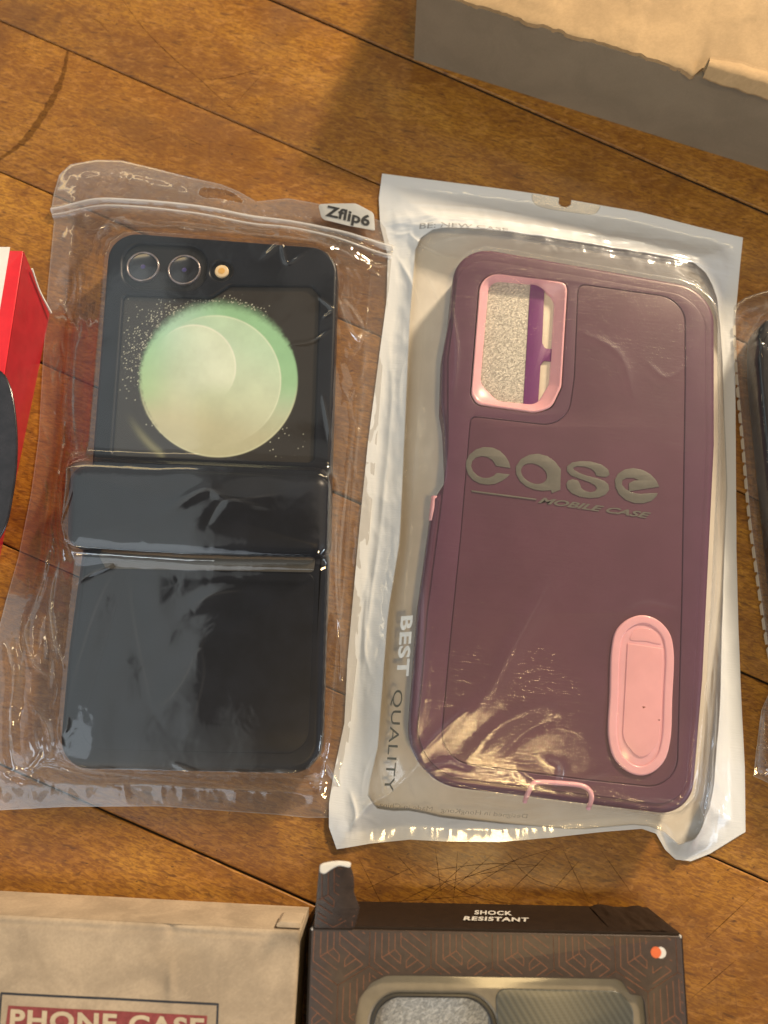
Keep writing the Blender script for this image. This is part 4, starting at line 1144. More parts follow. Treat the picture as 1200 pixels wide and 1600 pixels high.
    leg = fillet(WP([(981, 1005), (1036, 1013), (1034, 1080), (1031, 1158), (1003, 1193), (973, 1155), (977, 1080)], PTOP + .8), [.3, .3, 30, 5.5, 6.5, 5.5, 30], 10)
    slab('stand_leg', [leg], PTOP - 0.5, PTOP + 0.62, 0.16, M['pink_deep'], ks, res=3)
    arc = smooth_closed(WP([(985, 999), (987, 991), (995, 983), (1006, 981), (1020, 984), (1030, 991), (1034, 1000), (1034, 1006), (1010, 1002)], PTOP + .8), 60)
    slab('thumb_notch', [arc], PTOP - 0.2, PTOP + 0.46, 0.12, M['pink_deep'], ks, res=3)
    for sx, sy, sr in ((1006, 1105, 0.42), (1030, 1125, 0.30)):
        q = W(sx, sy, PTOP + .7); an = np.linspace(0, 2 * math.pi, 13)[:-1]; rr = sr * (1 + 0.35 * np.sin(an * 3 + sx))
        new_obj('dirt_speck', np.c_[q[0] + rr * np.cos(an), q[1] + 0.6 * rr * np.sin(an), np.full(12, PTOP + 0.65)], [tuple(range(12))], mat_milky('brown_dirt', 0.7, (0.25, 0.09, 0.04), 0.6), ks, smooth=False)
    # charging port cover: thin pink line that goes over the lower edge
    pts = np.array([[*W(820, 1252, 10.0), 10.0], [*W(822, 1246, 11.2), 11.4], [*W(827, 1234, 12.2), 12.5], [*W(833, 1224, PTOP), PTOP + 0.25], [*W(846, 1222, PTOP), PTOP + 0.1], [*W(880, 1224, PTOP), PTOP + 0.1],
                    [*W(906, 1227, PTOP), PTOP + 0.1], [*W(919, 1233, PTOP), PTOP + 0.2], [*W(924, 1244, 12.2), 12.5], [*W(922, 1255, 11.2), 11.4], [*W(919, 1263, 10.0), 10.0]])
    tube('port_cover', smooth_open(pts, 60), 0.72, M['pink'], root, 8)
    # pink side button peeping out on the left
    tube('side_button', np.array([[*W(680, 776, 10.6), 10.4], [*W(678, 795, 10.6), 10.6], [*W(676, 814, 10.6), 10.4]]), 1.25, M['pink'], root, 10)
    # raised grey lettering
    cc = lambda pts: WP([(700 + .3 * x, 670 + .3 * y) for x, y in pts], PTOP)
    Lc = [(325, 205), (318, 175), (300, 145), (270, 115), (230, 98), (185, 95), (145, 108), (112, 135), (95, 165), (93, 200), (105, 237), (130, 267), (165, 285), (205, 291), (245, 287), (280, 272), (305, 255), (321, 238)]
    Lc2 = [(255, 230), (238, 245), (212, 256), (182, 256), (153, 244), (130, 222), (120, 195), (126, 168), (146, 150), (175, 142), (205, 147), (230, 162), (243, 180), (250, 193)]
    La = [(588, 212), (558, 172), (518, 143), (470, 130), (425, 135), (380, 158), (354, 195), (355, 235), (375, 273), (410, 301), (450, 317), (490, 323), (537, 320), (541, 335), (585, 318), (586, 250)]
    tha = np.linspace(0, 2 * math.pi, 33)[:-1]; ah = [(448 + 69 * math.cos(a) * 0.98 + 6 * math.sin(a), 234 + 10 * math.cos(a) + 53 * math.sin(a)) for a in tha]
    Ls = [(841, 240), (834, 213), (800, 187), (745, 171), (690, 168), (645, 176), (620, 196), (620, 221), (640, 243), (690, 262), (735, 278), (765, 294), (776, 310), (768, 324), (742, 331), (712, 324), (693, 308), (687, 287), (676, 270), (650, 263), (625, 269), (616, 287), (622, 312), (645, 336), (685, 353), (735, 361), (785, 358), (820, 343), (839, 318), (836, 292), (815, 272), (775, 258), (720, 244), (680, 229), (655, 214), (652, 203), (672, 195), (710, 197), (745, 208), (764, 224), (772, 243), (800, 250), (827, 250)]
    Le = [(1100, 302), (1085, 270), (1055, 238), (1015, 215), (965, 205), (920, 212), (885, 235), (869, 265), (872, 302), (890, 340), (925, 370), (970, 387), (1020, 388), (1060, 375), (1085, 352), (1092, 335), (1040, 336), (1000, 340), (960, 333), (925, 315), (905, 290), (908, 268), (930, 256), (965, 256), (995, 268), (968, 270), (942, 284), (942, 326), (1020, 314)]
    def letter(loops):
        slab('raised_letter', loops, PTOP - 0.4, PTOP + 0.13, 0.05, M['grey_letter'], root, res=2)
    letter([np.vstack([cc(Lc), cc(Lc2)])]); letter([cc(La), cc(ah)]); letter([cc(Ls)]); letter([cc(Le)])
    u = cc([(122, 320), (150, 325), (460, 365), (458, 372), (300, 352), (125, 329)]); slab('raised_underline', [u], PTOP - .4, PTOP + .2, 0.05, M['grey_letter'], root, res=1)
    V, Fc = text_mesh('MOBILE CASE', 0.030, 0.35, 1.0)
    A_, B_, T_ = cc([(468, 386)])[0], cc([(1052, 469)])[0], cc([(476, 355)])[0]
    XY = A_ + V[:, :1] * (B_ - A_) + V[:, 1:2] * (T_ - A_)
    new_obj('raised_words', np.c_[XY, np.full(len(XY), PTOP + 0.12)], Fc, M['grey_letter'], root, smooth=False)
    # things inside the case, seen through the camera opening
    M['violet'] = mat_plain('violet_card', (0.16, 0.020, 0.17), 0.4, 0.5, 0.05)
    M['cream_card'] = mat_plain('cream_card', (0.82, 0.76, 0.66), 0.6, 0.3, 0.04)
    f = slab('foam_sheet', [WP([(740, 425), (833, 433), (817, 650), (735, 645)], 9)], 7.0, 9.9, 0.3, mat_foam('grey_foam', (0.66, 0.63, 0.57)), None, res=2)
    tag(f, 'crumpled silvery grey foam sheet in the camera opening of the plum case', 'foam sheet')
    card = thing('insert_card', W(850, 540, 8), 'cream insert card with a violet stripe in the camera opening of the plum case', 'card', z=9.0)
    slab('card_sheet', [WP([(800, 425), (895, 435), (885, 655), (790, 648)], 8.5)], 9.0, 9.4, 0.1, M['cream_card'], card, res=1)
    # violet stripe with a small cross bar (printed and raised slightly like a folded band)
    vs_ = [(829, 430), (851, 432), (846.5, 537), (851, 546), (864, 547), (862, 566), (849, 565), (844, 572), (839, 650), (816, 648)]
    slab('violet_stripe', [fillet(WP(vs_, 9.3), [.1, .1, 1, 1, .1, .1, 1, 1, .1, .1], 4)], 9.45, 10.1, 0.1, M['violet'], card, res=1)
build_purple()

# ------------------------------------------------------------------ black case in a clear bag at the right edge
RCASE = fillet(WP([(1182, 486), (1310, 505), (1310, 1235), (1248, 1225), (1228, 1030), (1196, 720), (1182, 580)], 9), [11, 10, 10, 9, 20, 20, 20], 10)
def build_right_case():
    M['black_plastic'] = mat_plain('black_gloss_plastic', (0.009, 0.008, 0.010), 0.32, 0.35, 0.15, 0.2, 0.0, 5, 0.0)
    root = thing('black_phone_case', RCASE.mean(0), 'black phone case in a crinkled clear bag, cut off by the right edge', 'phone case')
    slab('outer_shell', [RCASE], 0.4, 10.0, 2.4, M['black_plastic'], root, res=7, angle=60)
    c = RCASE.mean(0); inn = c + (RCASE - c) * np.array([0.80, 0.93])
    slab('back_panel', [inn], 9.0, 10.6, 0.4, M['black_plastic'], root, res=4, angle=60)
build_right_case()

# ------------------------------------------------------------------ plastic bags: draped film surfaces
def worley(X, Y, seed=0):
    rs = np.random.RandomState(seed); T = rs.uniform(0.1, 0.9, (64, 64, 2)); xi = np.floor(X).astype(int); yi = np.floor(Y).astype(int); d = np.full(X.shape, 9.0)
    for i in (-1, 0, 1):
        for j in (-1, 0, 1):
            c = T[(xi + i) % 64, (yi + j) % 64]; d = np.minimum(d, np.hypot(xi + i + c[..., 0] - X, yi + j + c[..., 1] - Y))
    return d
def ridges(X, Y, lst, z=8.0):
    r = np.zeros_like(X); st = np.zeros_like(X)
    for pts, A, w, *rest in lst:
        P = smooth_open(WP(pts, z), 26)
        m = (X > P[:, 0].min() - 4 * w) & (X < P[:, 0].max() + 4 * w) & (Y > P[:, 1].min() - 4 * w) & (Y < P[:, 1].max() + 4 * w)
        if not m.any(): continue
        d, t = dist_line(X[m], Y[m], P)
        taper = np.sin(np.clip(t, 0.02, 0.98) * math.pi) ** 0.6
        # sharp crest: pointed profile instead of a round one
        e = np.exp(-np.sqrt((d / w) ** 2 + 0.04) * 1.6) if w < 1.9 else np.exp(-(d / w) ** 2)
        r[m] += A * taper * e
        st[m] = np.maximum(st[m], abs(A) * taper * np.exp(-(d / 0.35) ** 2))
    return r, st
def film_sheet(name, bord, case_polys, seal, rid, step, mat, parent, z_edge=0.6, seed=1, tent=0.55, wob=0.6, inside_wob=0.10, hole=None, haze=None, thick_haze=0.04, drape=1.3, extra=None, bed=None, local=(), crumple=0.55):
    L_, R_, B_, T_ = [np.asarray(WP(b, 1.0)) for b in bord]
    wdt = np.linalg.norm(B_[-1] - B_[0]); hgt = np.linalg.norm(L_[-1] - L_[0])
    nu, nv = int(wdt / step), int(hgt / step)
    X, Y, u, v = coons(L_, R_, B_, T_, nu, nv)
    outline = np.vstack([resample(B_, 60, False), resample(R_, 60, False), resample(T_, 60, False)[::-1], resample(L_, 60, False)[::-1]])
    db = np.maximum(-sdf(X, Y, outline), 0)
    dbs = np.maximum(db - seal, 0)
    top = None; dmin = None; H = np.full(X.shape, z_edge)
    for P, zt in case_polys:
        d = sdf(X, Y, resample(P, 90, True))
        do = np.maximum(d, 0)
        t = dbs / (dbs + do * tent * 2.0 + 1e-6)
        h = z_edge + (zt - z_edge) * np.where(d > 0, t ** drape, 1.0)
        # soft shoulder just outside the edge
        H = np.maximum(H, h); dmin = d if dmin is None else np.minimum(dmin, d)
    # smooth the kinks a little
    for P, zt, fall in local:
        dl = sdf(X, Y, resample(P, 90, True)); H = np.maximum(H, np.minimum(H, 10.9) + (zt - 10.9) * (1 + 0.35 * (1 - np.exp(np.minimum(dl, 0) / 4))) * np.exp(-np.maximum(dl, 0) / fall) * sstep(dbs, 0, 8)); dmin = np.minimum(dmin, dl)
    for _ in range(6):
        Hs = H.copy(); Hs[1:-1, 1:-1] = (H[1:-1, 1:-1] * 2 + H[:-2, 1:-1] + H[2:, 1:-1] + H[1:-1, :-2] + H[1:-1, 2:]) / 6; H = np.maximum(Hs, np.where(dmin < 0.3, H, Hs))
    outm = sstep(dmin, -1.0, 6.0); em = sstep(db, 0.0, 9.0)
    nz = fbm(X / 15, Y / 19, seed, 3) * 1.2 + 0.5 * (1 - np.abs(fbm(X / 8 + 7, Y / 11, seed + 20, 2)) * 2.2)
    wx, wy = X + 1.5 * fbm(X / 9, Y / 9, 61), Y + 1.5 * fbm(X / 9 + 5, Y / 9, 62)
    crum = worley(wx / 5.5 + wy / 30, wy / 12, seed + 30) + 0.45 * worley(wx / 3.2, wy / 4.5 + wx / 12, seed + 31)
    pyy = to_px(X, Y, 1.0 + 0 * X)[1]
    wob = wob * (0.35 + 0.65 * sstep(pyy, 320, 390)) * 0.6
    H = H + crumple * (crum - 0.6) * sstep(dmin, -0.3, 3.0) * em
    H = H + wob * nz * outm * em + inside_wob * fbm(X / 26, Y / 30, seed + 5, 2) * (1 - outm) + 0.10 * (1 - outm)
    r, st = ridges(X, Y, rid)
    H = H + r * (0.25 + 0.75 * sstep(db, 0.5, 6))
    if extra is not None: H = H + extra(X, Y, db, dmin)
    floor = 0.45 if bed is None else bed(X, Y)
    H = np.maximum(H, floor + 0.05 * (1 + fbm(X / 5, Y / 5, seed + 9)))
    keep = None
    if hole is not None: keep = hole(X, Y)
    F_ = grid_faces(nu, nv, keep)
    o = new_obj(name, np.c_[X.ravel(), Y.ravel(), H.ravel()], F_, mat, parent, 180)
    hz = thick_haze * (0.12 + 0.88 * outm) + 0.05 * (1 - sstep(db, seal - 0.4, seal + 0.4)) + 0.30 * np.exp(-(db / 0.2) ** 2) + 0.07 * np.exp(-((db - seal) / 0.25) ** 2) + np.minimum(st, 1.2) * 0.12
    if haze is not None: hz = haze(X, Y, db, hz)
    add_attr(o, 'haze', np.clip(hz, 0, 0.95))
    return o, X, Y, H, db, dmin

def flat_sheet(name, bord, z, step, mat, parent, amp=0.1, seed=3, inset=0.3):
    L_, R_, B_, T_ = [np.asarray(WP(b, 0.3)) for b in bord]
    nu, nv = int(np.linalg.norm(B_[-1] - B_[0]) / step), int(np.linalg.norm(L_[-1] - L_[0]) / step)
    X, Y, u, v = coons(L_, R_, B_, T_, nu, nv)
    Z = z + amp * (0.5 + 0.5 * fbm(X / 12, Y / 12, seed))
    o = new_obj(name, np.c_[X.ravel(), Y.ravel(), Z.ravel()], grid_faces(nu, nv), mat, parent, 180)
    add_attr(o, 'haze', np.full(X.size, 0.05)); add_attr(o, 'white', np.full(X.size, 1.0))
    return o

# ---- clear zip bag around the flip case
M['film_clear'] = mat_film('clear_bag_film', 'attr', 0.085, 0.07, 0.14, 0.035, (0.96, 0.94, 0.92), stri=(0.012, 0.06), crinkle=0.0)
M['film_back'] = mat_film('clear_bag_back_film', 'attr', 0.05, 0.10, 0.12, 0.10, (0.96, 0.945, 0.93), crinkle=0.2)
def build_zip_bag():
    Lb = [(-34, 1268), (-30, 1150), (-12, 1020), (8, 940), (28, 870), (48, 770), (60, 680), (66, 570), (74, 450), (84, 345), (79, 328), (84, 300), (92, 272), (110, 256)]
    Rb = [(530, 1278), (540, 1200), (556, 1050), (572, 900), (588, 700), (603, 500), (612, 400), (616, 385), (610, 350)]
    Bb = [(-34, 1268), (100, 1261), (250, 1260), (330, 1266), (430, 1273), (480, 1278), (530, 1278)]
    Tb = [(110, 256), (150, 249), (190, 250), (240, 262), (300, 277), (345, 287), (372, 298), (400, 314), (450, 309), (500, 318), (560, 332), (610, 350)]
    root = thing('clear_zip_bag', W(300, 760), 'wrinkled see-through zip bag with a small white size sticker, around the black flip case', 'bag')
    slot_c = smooth_closed(WP([(311, 301), (315, 294), (335, 294), (360, 299), (372, 307), (379, 315), (360, 313), (340, 309), (318, 308)], 1.0), 50)
    zipl = smooth_open(WP([(79, 326), (140, 317), (200, 319), (300, 326), (400, 340), (500, 358), (560, 371), (612, 385)], 2.0), 60)
    zipl2 = smooth_open(WP([(81, 334), (140, 327), (200, 330), (300, 340), (400, 355), (500, 373), (612, 398)], 2.0), 60)
    rid = [([(112, 400), (116, 440), (112, 480)], .8, .9), ([(116, 475), (106, 580), (108, 660), (125, 740)], 1.4, 1.2), ([(112, 478), (130, 500), (140, 530)], .6, .7),
           ([(98, 480), (90, 620), (82, 740), (62, 880), (28, 980), (20, 1080)], 1.6, 1.4), ([(85, 690), (110, 710), (118, 760), (108, 830)], 1.1, .9),
           ([(92, 860), (74, 930), (84, 1000), (96, 1040)], 2.2, 1.1), ([(20, 950), (40, 1030), (90, 1062)], 1.4, 1.1), ([(70, 740), (95, 790), (100, 850)], 1.0, .8),
           ([(40, 1100), (75, 1130), (82, 1170), (50, 1200)], 1.4, 1.4), ([(-10, 990), (10, 1060), (4, 1140), (10, 1210)], 3.0, 2.4), ([(30, 1205), (50, 1186), (60, 1170)], 1.5, .9),
           ([(20, 1228), (60, 1200), (130, 1214), (170, 1220)], 2.2, 1.1), ([(45, 1232), (60, 1192), (140, 1202), (260, 1222), (330, 1228)], 1.7, .9), ([(120, 1228), (240, 1214), (320, 1226), (420, 1238)], 1.2, .9),
           ([(430, 1225), (470, 1238), (500, 1232)], .9, .8), ([(505, 1190), (520, 1215), (530, 1240)], 1.2, .9),
           ([(528, 470), (540, 500), (560, 520), (580, 500)], 1.2, .8), ([(545, 470), (566, 500), (558, 530)], 1.0, .8), ([(560, 600), (540, 760), (530, 900), (540, 1060)], 1.2, 1.2),
           ([(527, 780), (524, 900), (530, 1000), (532, 1070)], 1.6, .8), ([(574, 560), (556, 700), (549, 800)], .8, .8), ([(550, 780), (575, 790), (584, 830)], .6, .7),
           ([(150, 365), (158, 352), (172, 350), (190, 366)], 1.8, .9), ([(165, 342), (190, 344), (215, 356)], 2.0, 1.3), ([(148, 372), (152, 358), (160, 350)], 1.0, .6),
           ([(250, 352), (340, 362), (440, 374), (540, 392)], .9, 1.0), ([(550, 385), (585, 400), (610, 395)], 1.4, 1.0), ([(480, 380), (560, 395), (600, 420)], .8, 1.0),
           # soft dents over the case
           ([(185, 884), (150, 898), (122, 915)], .55, 1.3), ([(190, 882), (158, 945), (128, 1040), (112, 1110)], .24, 5.5), ([(206, 890), (212, 960), (236, 1080), (246, 1120)], -.20, 6.0),
           ([(240, 1110), (280, 1080), (318, 1010), (330, 990)], .24, 5.5), ([(318, 1010), (322, 1060), (296, 1160)], .18, 4.5), ([(300, 950), (340, 930), (380, 925)], .25, 2.2),
           ([(262, 812), (330, 775), (372, 790), (440, 780)], .30, 2.0), ([(330, 830), (360, 790), (420, 800)], -.25, 1.6),
           ([(412, 412), (440, 390), (452, 420), (480, 400)], .35, .9), ([(498, 470), (520, 490), (505, 505)], .5, .6), ([(455, 545), (490, 540), (520, 520)], .3, .8), ([(505, 620), (520, 700)], .4, .8)]
    rs = np.random.RandomState(8)
    for k in range(110):     # fine crinkles in the loose margins
        side = rs.rand()
        if side < .38: x, y, a = rs.uniform(50, 125), rs.uniform(430, 1180), rs.uniform(1.1, 2.0)
        elif side < .62: x, y, a = rs.uniform(528, 580), rs.uniform(400, 1200), rs.uniform(1.2, 1.9)
        elif side < .85: x, y, a = rs.uniform(0, 500), rs.uniform(1205, 1230), rs.uniform(-.4, .5)
        else: x, y, a = rs.uniform(130, 560), rs.uniform(345, 362), rs.uniform(-.1, .5)
        l = rs.uniform(12, 42); c = rs.uniform(-8, 8)
        rid.append(([(x - l * math.cos(a), y - l * math.sin(a)), (x + c, y), (x + l * math.cos(a), y + l * math.sin(a))], rs.uniform(.25, .8), rs.uniform(.28, .7)))
    def hole(X, Y): return sdf(X, Y, slot_c) > 0
    def haze(X, Y, db, hz):
        dz, _ = dist_line(X, Y, zipl); dz2, _ = dist_line(X, Y, zipl2)
        hz = hz + 0.42 * np.exp(-(dz / 1.1) ** 4) + 0.28 * np.exp(-(dz2 / 0.8) ** 4)
        ds = np.abs(sdf(X, Y, slot_c)); hz = hz + 0.4 * np.exp(-(ds / 0.35) ** 2)
        px, py = to_px(X, Y, 1.0 + 0 * X)
        hz = hz + 0.07 * sstep(-(py - 345 - (px - 80) * .09), 0, 20)          # thicker film above the zip
        hz = hz + 0.05 * sstep(py, 1150, 1230)
        return hz
    def extra(X, Y, db, dm):
        dz, _ = dist_line(X, Y, zipl); dz2, _ = dist_line(X, Y, zipl2)
        px, py = to_px(X, Y, 1.0 + 0 * X)
        up = sstep(-(py - 330 - (px - 80) * .11), 0, 50)
        return 1.0 * np.exp(-(dz / 0.8) ** 2) + 0.7 * np.exp(-(dz2 / 0.6) ** 2) + up * (0.35 + 0.25 * fbm(X / 26, Y / 26, 5)) * sstep(db, 0, 5)
    polys = [(FLIP_ALL, 10.9)]
    o, X, Y, H, db, dm = film_sheet('front_film', (Lb, Rb, Bb, Tb), polys, 6.5, rid, 0.37, M['film_clear'], root, seed=2, wob=0.75, inside_wob=0.48, hole=hole, haze=haze, thick_haze=0.055, extra=extra, drape=1.25, local=[(HINGE, 14.3, 2.0)], crumple=0.45)
    flat_sheet('back_film', (Lb, Rb, Bb, Tb), 0.18, 2.0, M['film_back'], root, 0.08)
    # zip profile: two ribs of thicker plastic
    M['zip'] = mat_milky('milky_zip_plastic', 0.42)
    from mathutils.kdtree import KDTree
    kd = KDTree(X.size)
    for i, (a, b, c) in enumerate(zip(X.ravel(), Y.ravel(), H.ravel())): kd.insert((a, b, 0), i)
    kd.balance(); Hr = H.ravel()
    def hz_at(x, y): return np.array([Hr[kd.find((a, b, 0))[1]] for a, b in zip(np.atleast_1d(x), np.atleast_1d(y))])
    for nm, ln, r_ in (('zip_rib', zipl, 0.38), ('zip_rib', zipl2, 0.26)):
        z = hz_at(ln[:, 0], ln[:, 1]); k = np.ones(7) / 7; z = np.convolve(np.r_[[z[0]] * 3, z, [z[-1]] * 3], k, 'valid')
        tube(nm, np.c_[ln, z + 0.15], r_, M['zip'], root, 8)
    # sticker with the size written on it
    M['sticker'] = mat_plain('grey_white_sticker', (0.36, 0.355, 0.34), 0.5, 0.4, 0.05)
    M['black_ink'] = mat_plain('black_ink', (0.02, 0.02, 0.022), 0.5, 0.4)
    sq = fillet(WP([(497, 319), (556, 319), (584, 333), (586, 361), (545, 354), (503, 343)], 3), [1, 3, 2, 0.5, 0.5, 2.5], 5)
    n = 40; u = np.linspace(0, 1, n)
    V, Fc = curve_mesh([sq], 0, 0.1, 0.02, 1)
    # subdivided so that it bends with the film
    bm = bmesh.new(); vv = [bm.verts.new(p) for p in V]
    for f in Fc:
        try: bm.faces.new([vv[i] for i in f])
        except ValueError: pass
    for k in range(3): bmesh.ops.subdivide_edges(bm, edges=[e for e in bm.edges if e.calc_length() > 0.9], cuts=1, use_grid_fill=True)
    bmesh.ops.triangulate(bm, faces=bm.faces); bm.verts.index_update()
    V = np.array([p.co[:] for p in bm.verts]); Fc = [tuple(q.index for q in f.verts) for f in bm.faces]; bm.free()
    zc = 3.0; c = sq.mean(0)
    V[:, 2] += zc + 0.012 * (V[:, 0] - c[0]) ** 2 * -0.3 + 0.35
    st = new_obj('size_sticker', V, Fc, M['sticker'], root, 180)
    o2 = text_on('size_writing', 'Zflip6', (507, 343), (576, 360), (511, 321), zc, M['black_ink'], st, Hf=lambda x, y: zc + 0.012 * (x - c[0]) ** 2 * -0.3 + 0.47, bold=0.03, spacing=1.02)
build_zip_bag()

# ---- white edged bag around the plum case
M['film_white'] = mat_film('white_edged_bag_film', 'attr', 0.075, 0.10, 0.14, 0.08, (0.965, 0.925, 0.865), white_attr='white', stri=(0.5, -0.12), crinkle=0.03, white_col=(0.64, 0.64, 0.64), sheen=0.38)
M['white_back'] = mat_plain('white_bag_back_plastic', (0.78, 0.765, 0.74), 0.35, 0.5, 0.03, 0.1, 0.04, 0.6)
def build_white_bag():
    Lb = [(526, 1327), (514, 1292), (514, 1255), (522, 1205), (538, 1130), (543, 1030), (552, 930), (562, 820), (575, 690), (592, 560), (604, 470), (606, 400), (594, 350), (592, 310), (597, 271)]
    Rb = [(1165, 1300), (1164, 1200), (1158, 1080), (1154, 980), (1151, 860), (1150, 720), (1149, 580), (1149, 500), (1155, 430), (1161, 371)]
    Bb = [(526, 1327), (580, 1318), (640, 1312), (700, 1315), (780, 1316), (860, 1309), (940, 1300), (1003, 1295), (1026, 1303), (1040, 1328), (1056, 1343), (1080, 1346), (1110, 1334), (1165, 1300)]
    Tb = [(597, 271), (700, 284), (800, 297), (840, 303), (930, 319), (1000, 331), (1090, 354), (1161, 371)]
    root = thing('white_edged_bag', W(850, 800), 'white edged plastic bag with clear front lettered BEST QUALITY, around the plum case', 'bag')
    win = fillet(WP([(651, 364), (800, 383), (960, 405), (1098, 427), (1118, 470), (1130, 560), (1138, 760), (1130, 950), (1120, 1120), (1105, 1250), (1068, 1330), (1040, 1300), (1005, 1288), (905, 1297), (792, 1288), (690, 1277), (646, 1266), (566, 1266), (590, 1170), (606, 960), (624, 850), (640, 500)], 1.5),
                 [7, 30, 30, 9, 9, 20, 20, 20, 20, 20, 3, 4, 10, 20, 20, 10, 10, 8, 20, 30, 30, 30], 8)
    notch = smooth_closed(WP([(833, 300), (836, 318), (862, 327), (884, 330), (930, 333), (938, 322), (936, 300)], 1), 50)
    rid = [([(668, 420), (655, 620), (640, 820), (620, 1020), (600, 1200)], .5, 1.6), ([(652, 1195), (610, 1240), (575, 1262), (548, 1300)], 1.6, 1.3), ([(655, 1185), (640, 1215), (650, 1250)], 1.0, .9),
           ([(590, 1180), (600, 1240), (620, 1266)], 1.0, 1.1), ([(545, 1240), (555, 1275), (548, 1300)], .9, .7), ([(1088, 1250), (1100, 1285), (1088, 1325)], 2.6, 1.6), ([(1098, 1100), (1100, 1180), (1092, 1260)], 1.2, 1.0),
           ([(1115, 1180), (1108, 1250), (1092, 1310)], 1.3, 1.1), ([(1125, 1080), (1120, 1160), (1108, 1240)], .8, .7), ([(715, 415), (690, 400), (660, 372), (640, 350)], 1.3, 1.1), ([(690, 500), (672, 440), (650, 395)], .9, 1.0),
           ([(625, 335), (720, 352), (900, 378), (1130, 412)], 1.0, 1.0), ([(640, 325), (780, 340), (900, 356), (1000, 372)], .7, .8), ([(660, 345), (740, 362), (860, 378)], .7, .7), ([(620, 300), (760, 312), (860, 330)], .35, .7),
           ([(700, 368), (800, 380), (1000, 408), (1100, 428)], .9, 1.0), ([(620, 380), (640, 420), (655, 470)], .9, 1.1), ([(600, 480), (612, 600), (600, 760), (585, 900)], .6, 1.5), ([(575, 900), (568, 1000), (580, 1060)], .8, 1.0),
           ([(590, 850), (575, 960), (565, 1060)], .6, .9), ([(1075, 440), (1098, 470), (1112, 520)], 1.0, .7), ([(1060, 430), (1092, 455), (1108, 440)], 1.0, .7), ([(1085, 450), (1105, 490), (1118, 540)], .7, .6), ([(1040, 440), (1078, 448), (1100, 436)], .7, .6),
           ([(1110, 600), (1108, 800), (1100, 1000)], .7, 1.1), ([(1135, 500), (1136, 700), (1134, 900)], .4, 1.0),
           # over the case
           ([(690, 1160), (760, 1085), (800, 1010), (860, 900)], .38, 3.0), ([(720, 1190), (780, 1130), (840, 1105), (866, 1112)], .36, 2.2), ([(770, 1185), (820, 1140), (868, 1118)], -.30, 1.8), ([(650, 1180), (700, 1130), (730, 1105)], .5, 1.5),
           ([(800, 1190), (830, 1215), (880, 1222), (940, 1205)], .7, 1.6), ([(845, 1182), (870, 1196), (862, 1230)], .8, 1.0), ([(900, 530), (960, 565), (985, 640)], .28, 1.8), ([(1000, 575), (1030, 600), (1060, 585)], .25, 1.4), ([(663, 900), (660, 1040), (650, 1150)], .6, 1.3),
           ([(680, 1215), (760, 1232), (850, 1245), (960, 1262)], .7, 1.2), ([(665, 1200), (700, 1190), (735, 1202)], .8, .9), ([(700, 480), (712, 560), (705, 640)], .4, 1.0), ([(960, 960), (1000, 945), (1050, 955)], .25, 1.0), ([(1080, 1100), (1074, 1200), (1050, 1250)], .7, .9)]
    rs = np.random.RandomState(18)
    for k in range(70):
        side = rs.rand()
        if side < .30: x, y, a = rs.uniform(545, 640), rs.uniform(500, 1250), rs.uniform(1.3, 1.9)
        elif side < .50: x, y, a = rs.uniform(1105, 1145), rs.uniform(480, 1250), rs.uniform(1.2, 1.9)
        elif side < .75: x, y, a = rs.uniform(560, 1080), rs.uniform(1240, 1290), rs.uniform(-.3, .5)
        else: x, y, a = rs.uniform(620, 1100), 0, rs.uniform(.0, .3); y = 300 + (x - 600) * .14 + rs.uniform(0, 75)
        l = rs.uniform(12, 50); c = rs.uniform(-5, 5)
        rid.append(([(x - l * math.cos(a), y - l * math.sin(a)), (x + c, y + c), (x + l * math.cos(a), y + l * math.sin(a))], rs.uniform(.12, .5), rs.uniform(.4, .9)))
    hc = W(883, 313, 1)
    def hole(X, Y): return np.hypot(X - hc[0], (Y - hc[1]) * 1.0) > 2.0
    def haze(X, Y, db, hz):
        return np.clip(hz - 0.30 * np.exp(-(db / 0.22) ** 2), 0, 1) * 0.8
    outl = PURPLE
    def extra(X, Y, db, dm):
        px, py = to_px(X, Y, 1.0 + 0 * X)
        # the bag is puffed up at the top seam and curls off the table at the lower right ear
        rip = 0.22 * fbm(X / 15 + Y / 60, Y / 1.7, 41, 3) * np.exp(-(((py - 352 - (px - 600) * .13) / 34) ** 2)) * sstep(db, 0, 4)
        rip = rip + 0.10 * fbm(X / 1.8, Y / 13, 43, 3) * sstep(dm, 4, 9) * (py > 420) * sstep(db, 0, 4)
        return rip + 1.3 * np.exp(-(((py - 345 - (px - 600) * .13) / 22) ** 2)) * sstep(db, 0, 7) + 2.4 * np.exp(-(((px - 1075) / 45) ** 2 + ((py - 1325) / 40) ** 2)) * sstep(db, 0.3, 5) + 1.0 * np.exp(-(((px - 545) / 40) ** 2 + ((py - 1290) / 40) ** 2))
    o, X, Y, H, db, dm = film_sheet('front_film', (Lb, Rb, Bb, Tb), [(outl, PTOP + 1.0)], 4.0, rid, 0.38, M['film_white'], root, seed=6, wob=0.5, inside_wob=0.30, hole=hole, haze=haze, thick_haze=0.04, extra=extra, drape=1.25, tent=0.6, crumple=0.30)
    sw = sdf(X, Y, resample(win, 120, True)); sn = sdf(X, Y, notch)
    add_attr(o, 'white', np.minimum(sw, sn) + 0.25)
    # white back sheet, with a curl that follows the front at the lower edge
    Bb2 = [(x, y - 1.5) for x, y in Bb]
    L2, R2, B2, T2 = [np.asarray(WP(b, 0.3)) for b in (Lb, Rb, Bb, Tb)]
    nu, nv = 320, 520
    Xb, Yb, u, v = coons(L2, R2, B2, T2, nu, nv)
    Zb = 0.22 + 0.06 * fbm(Xb / 12, Yb / 12, 3)
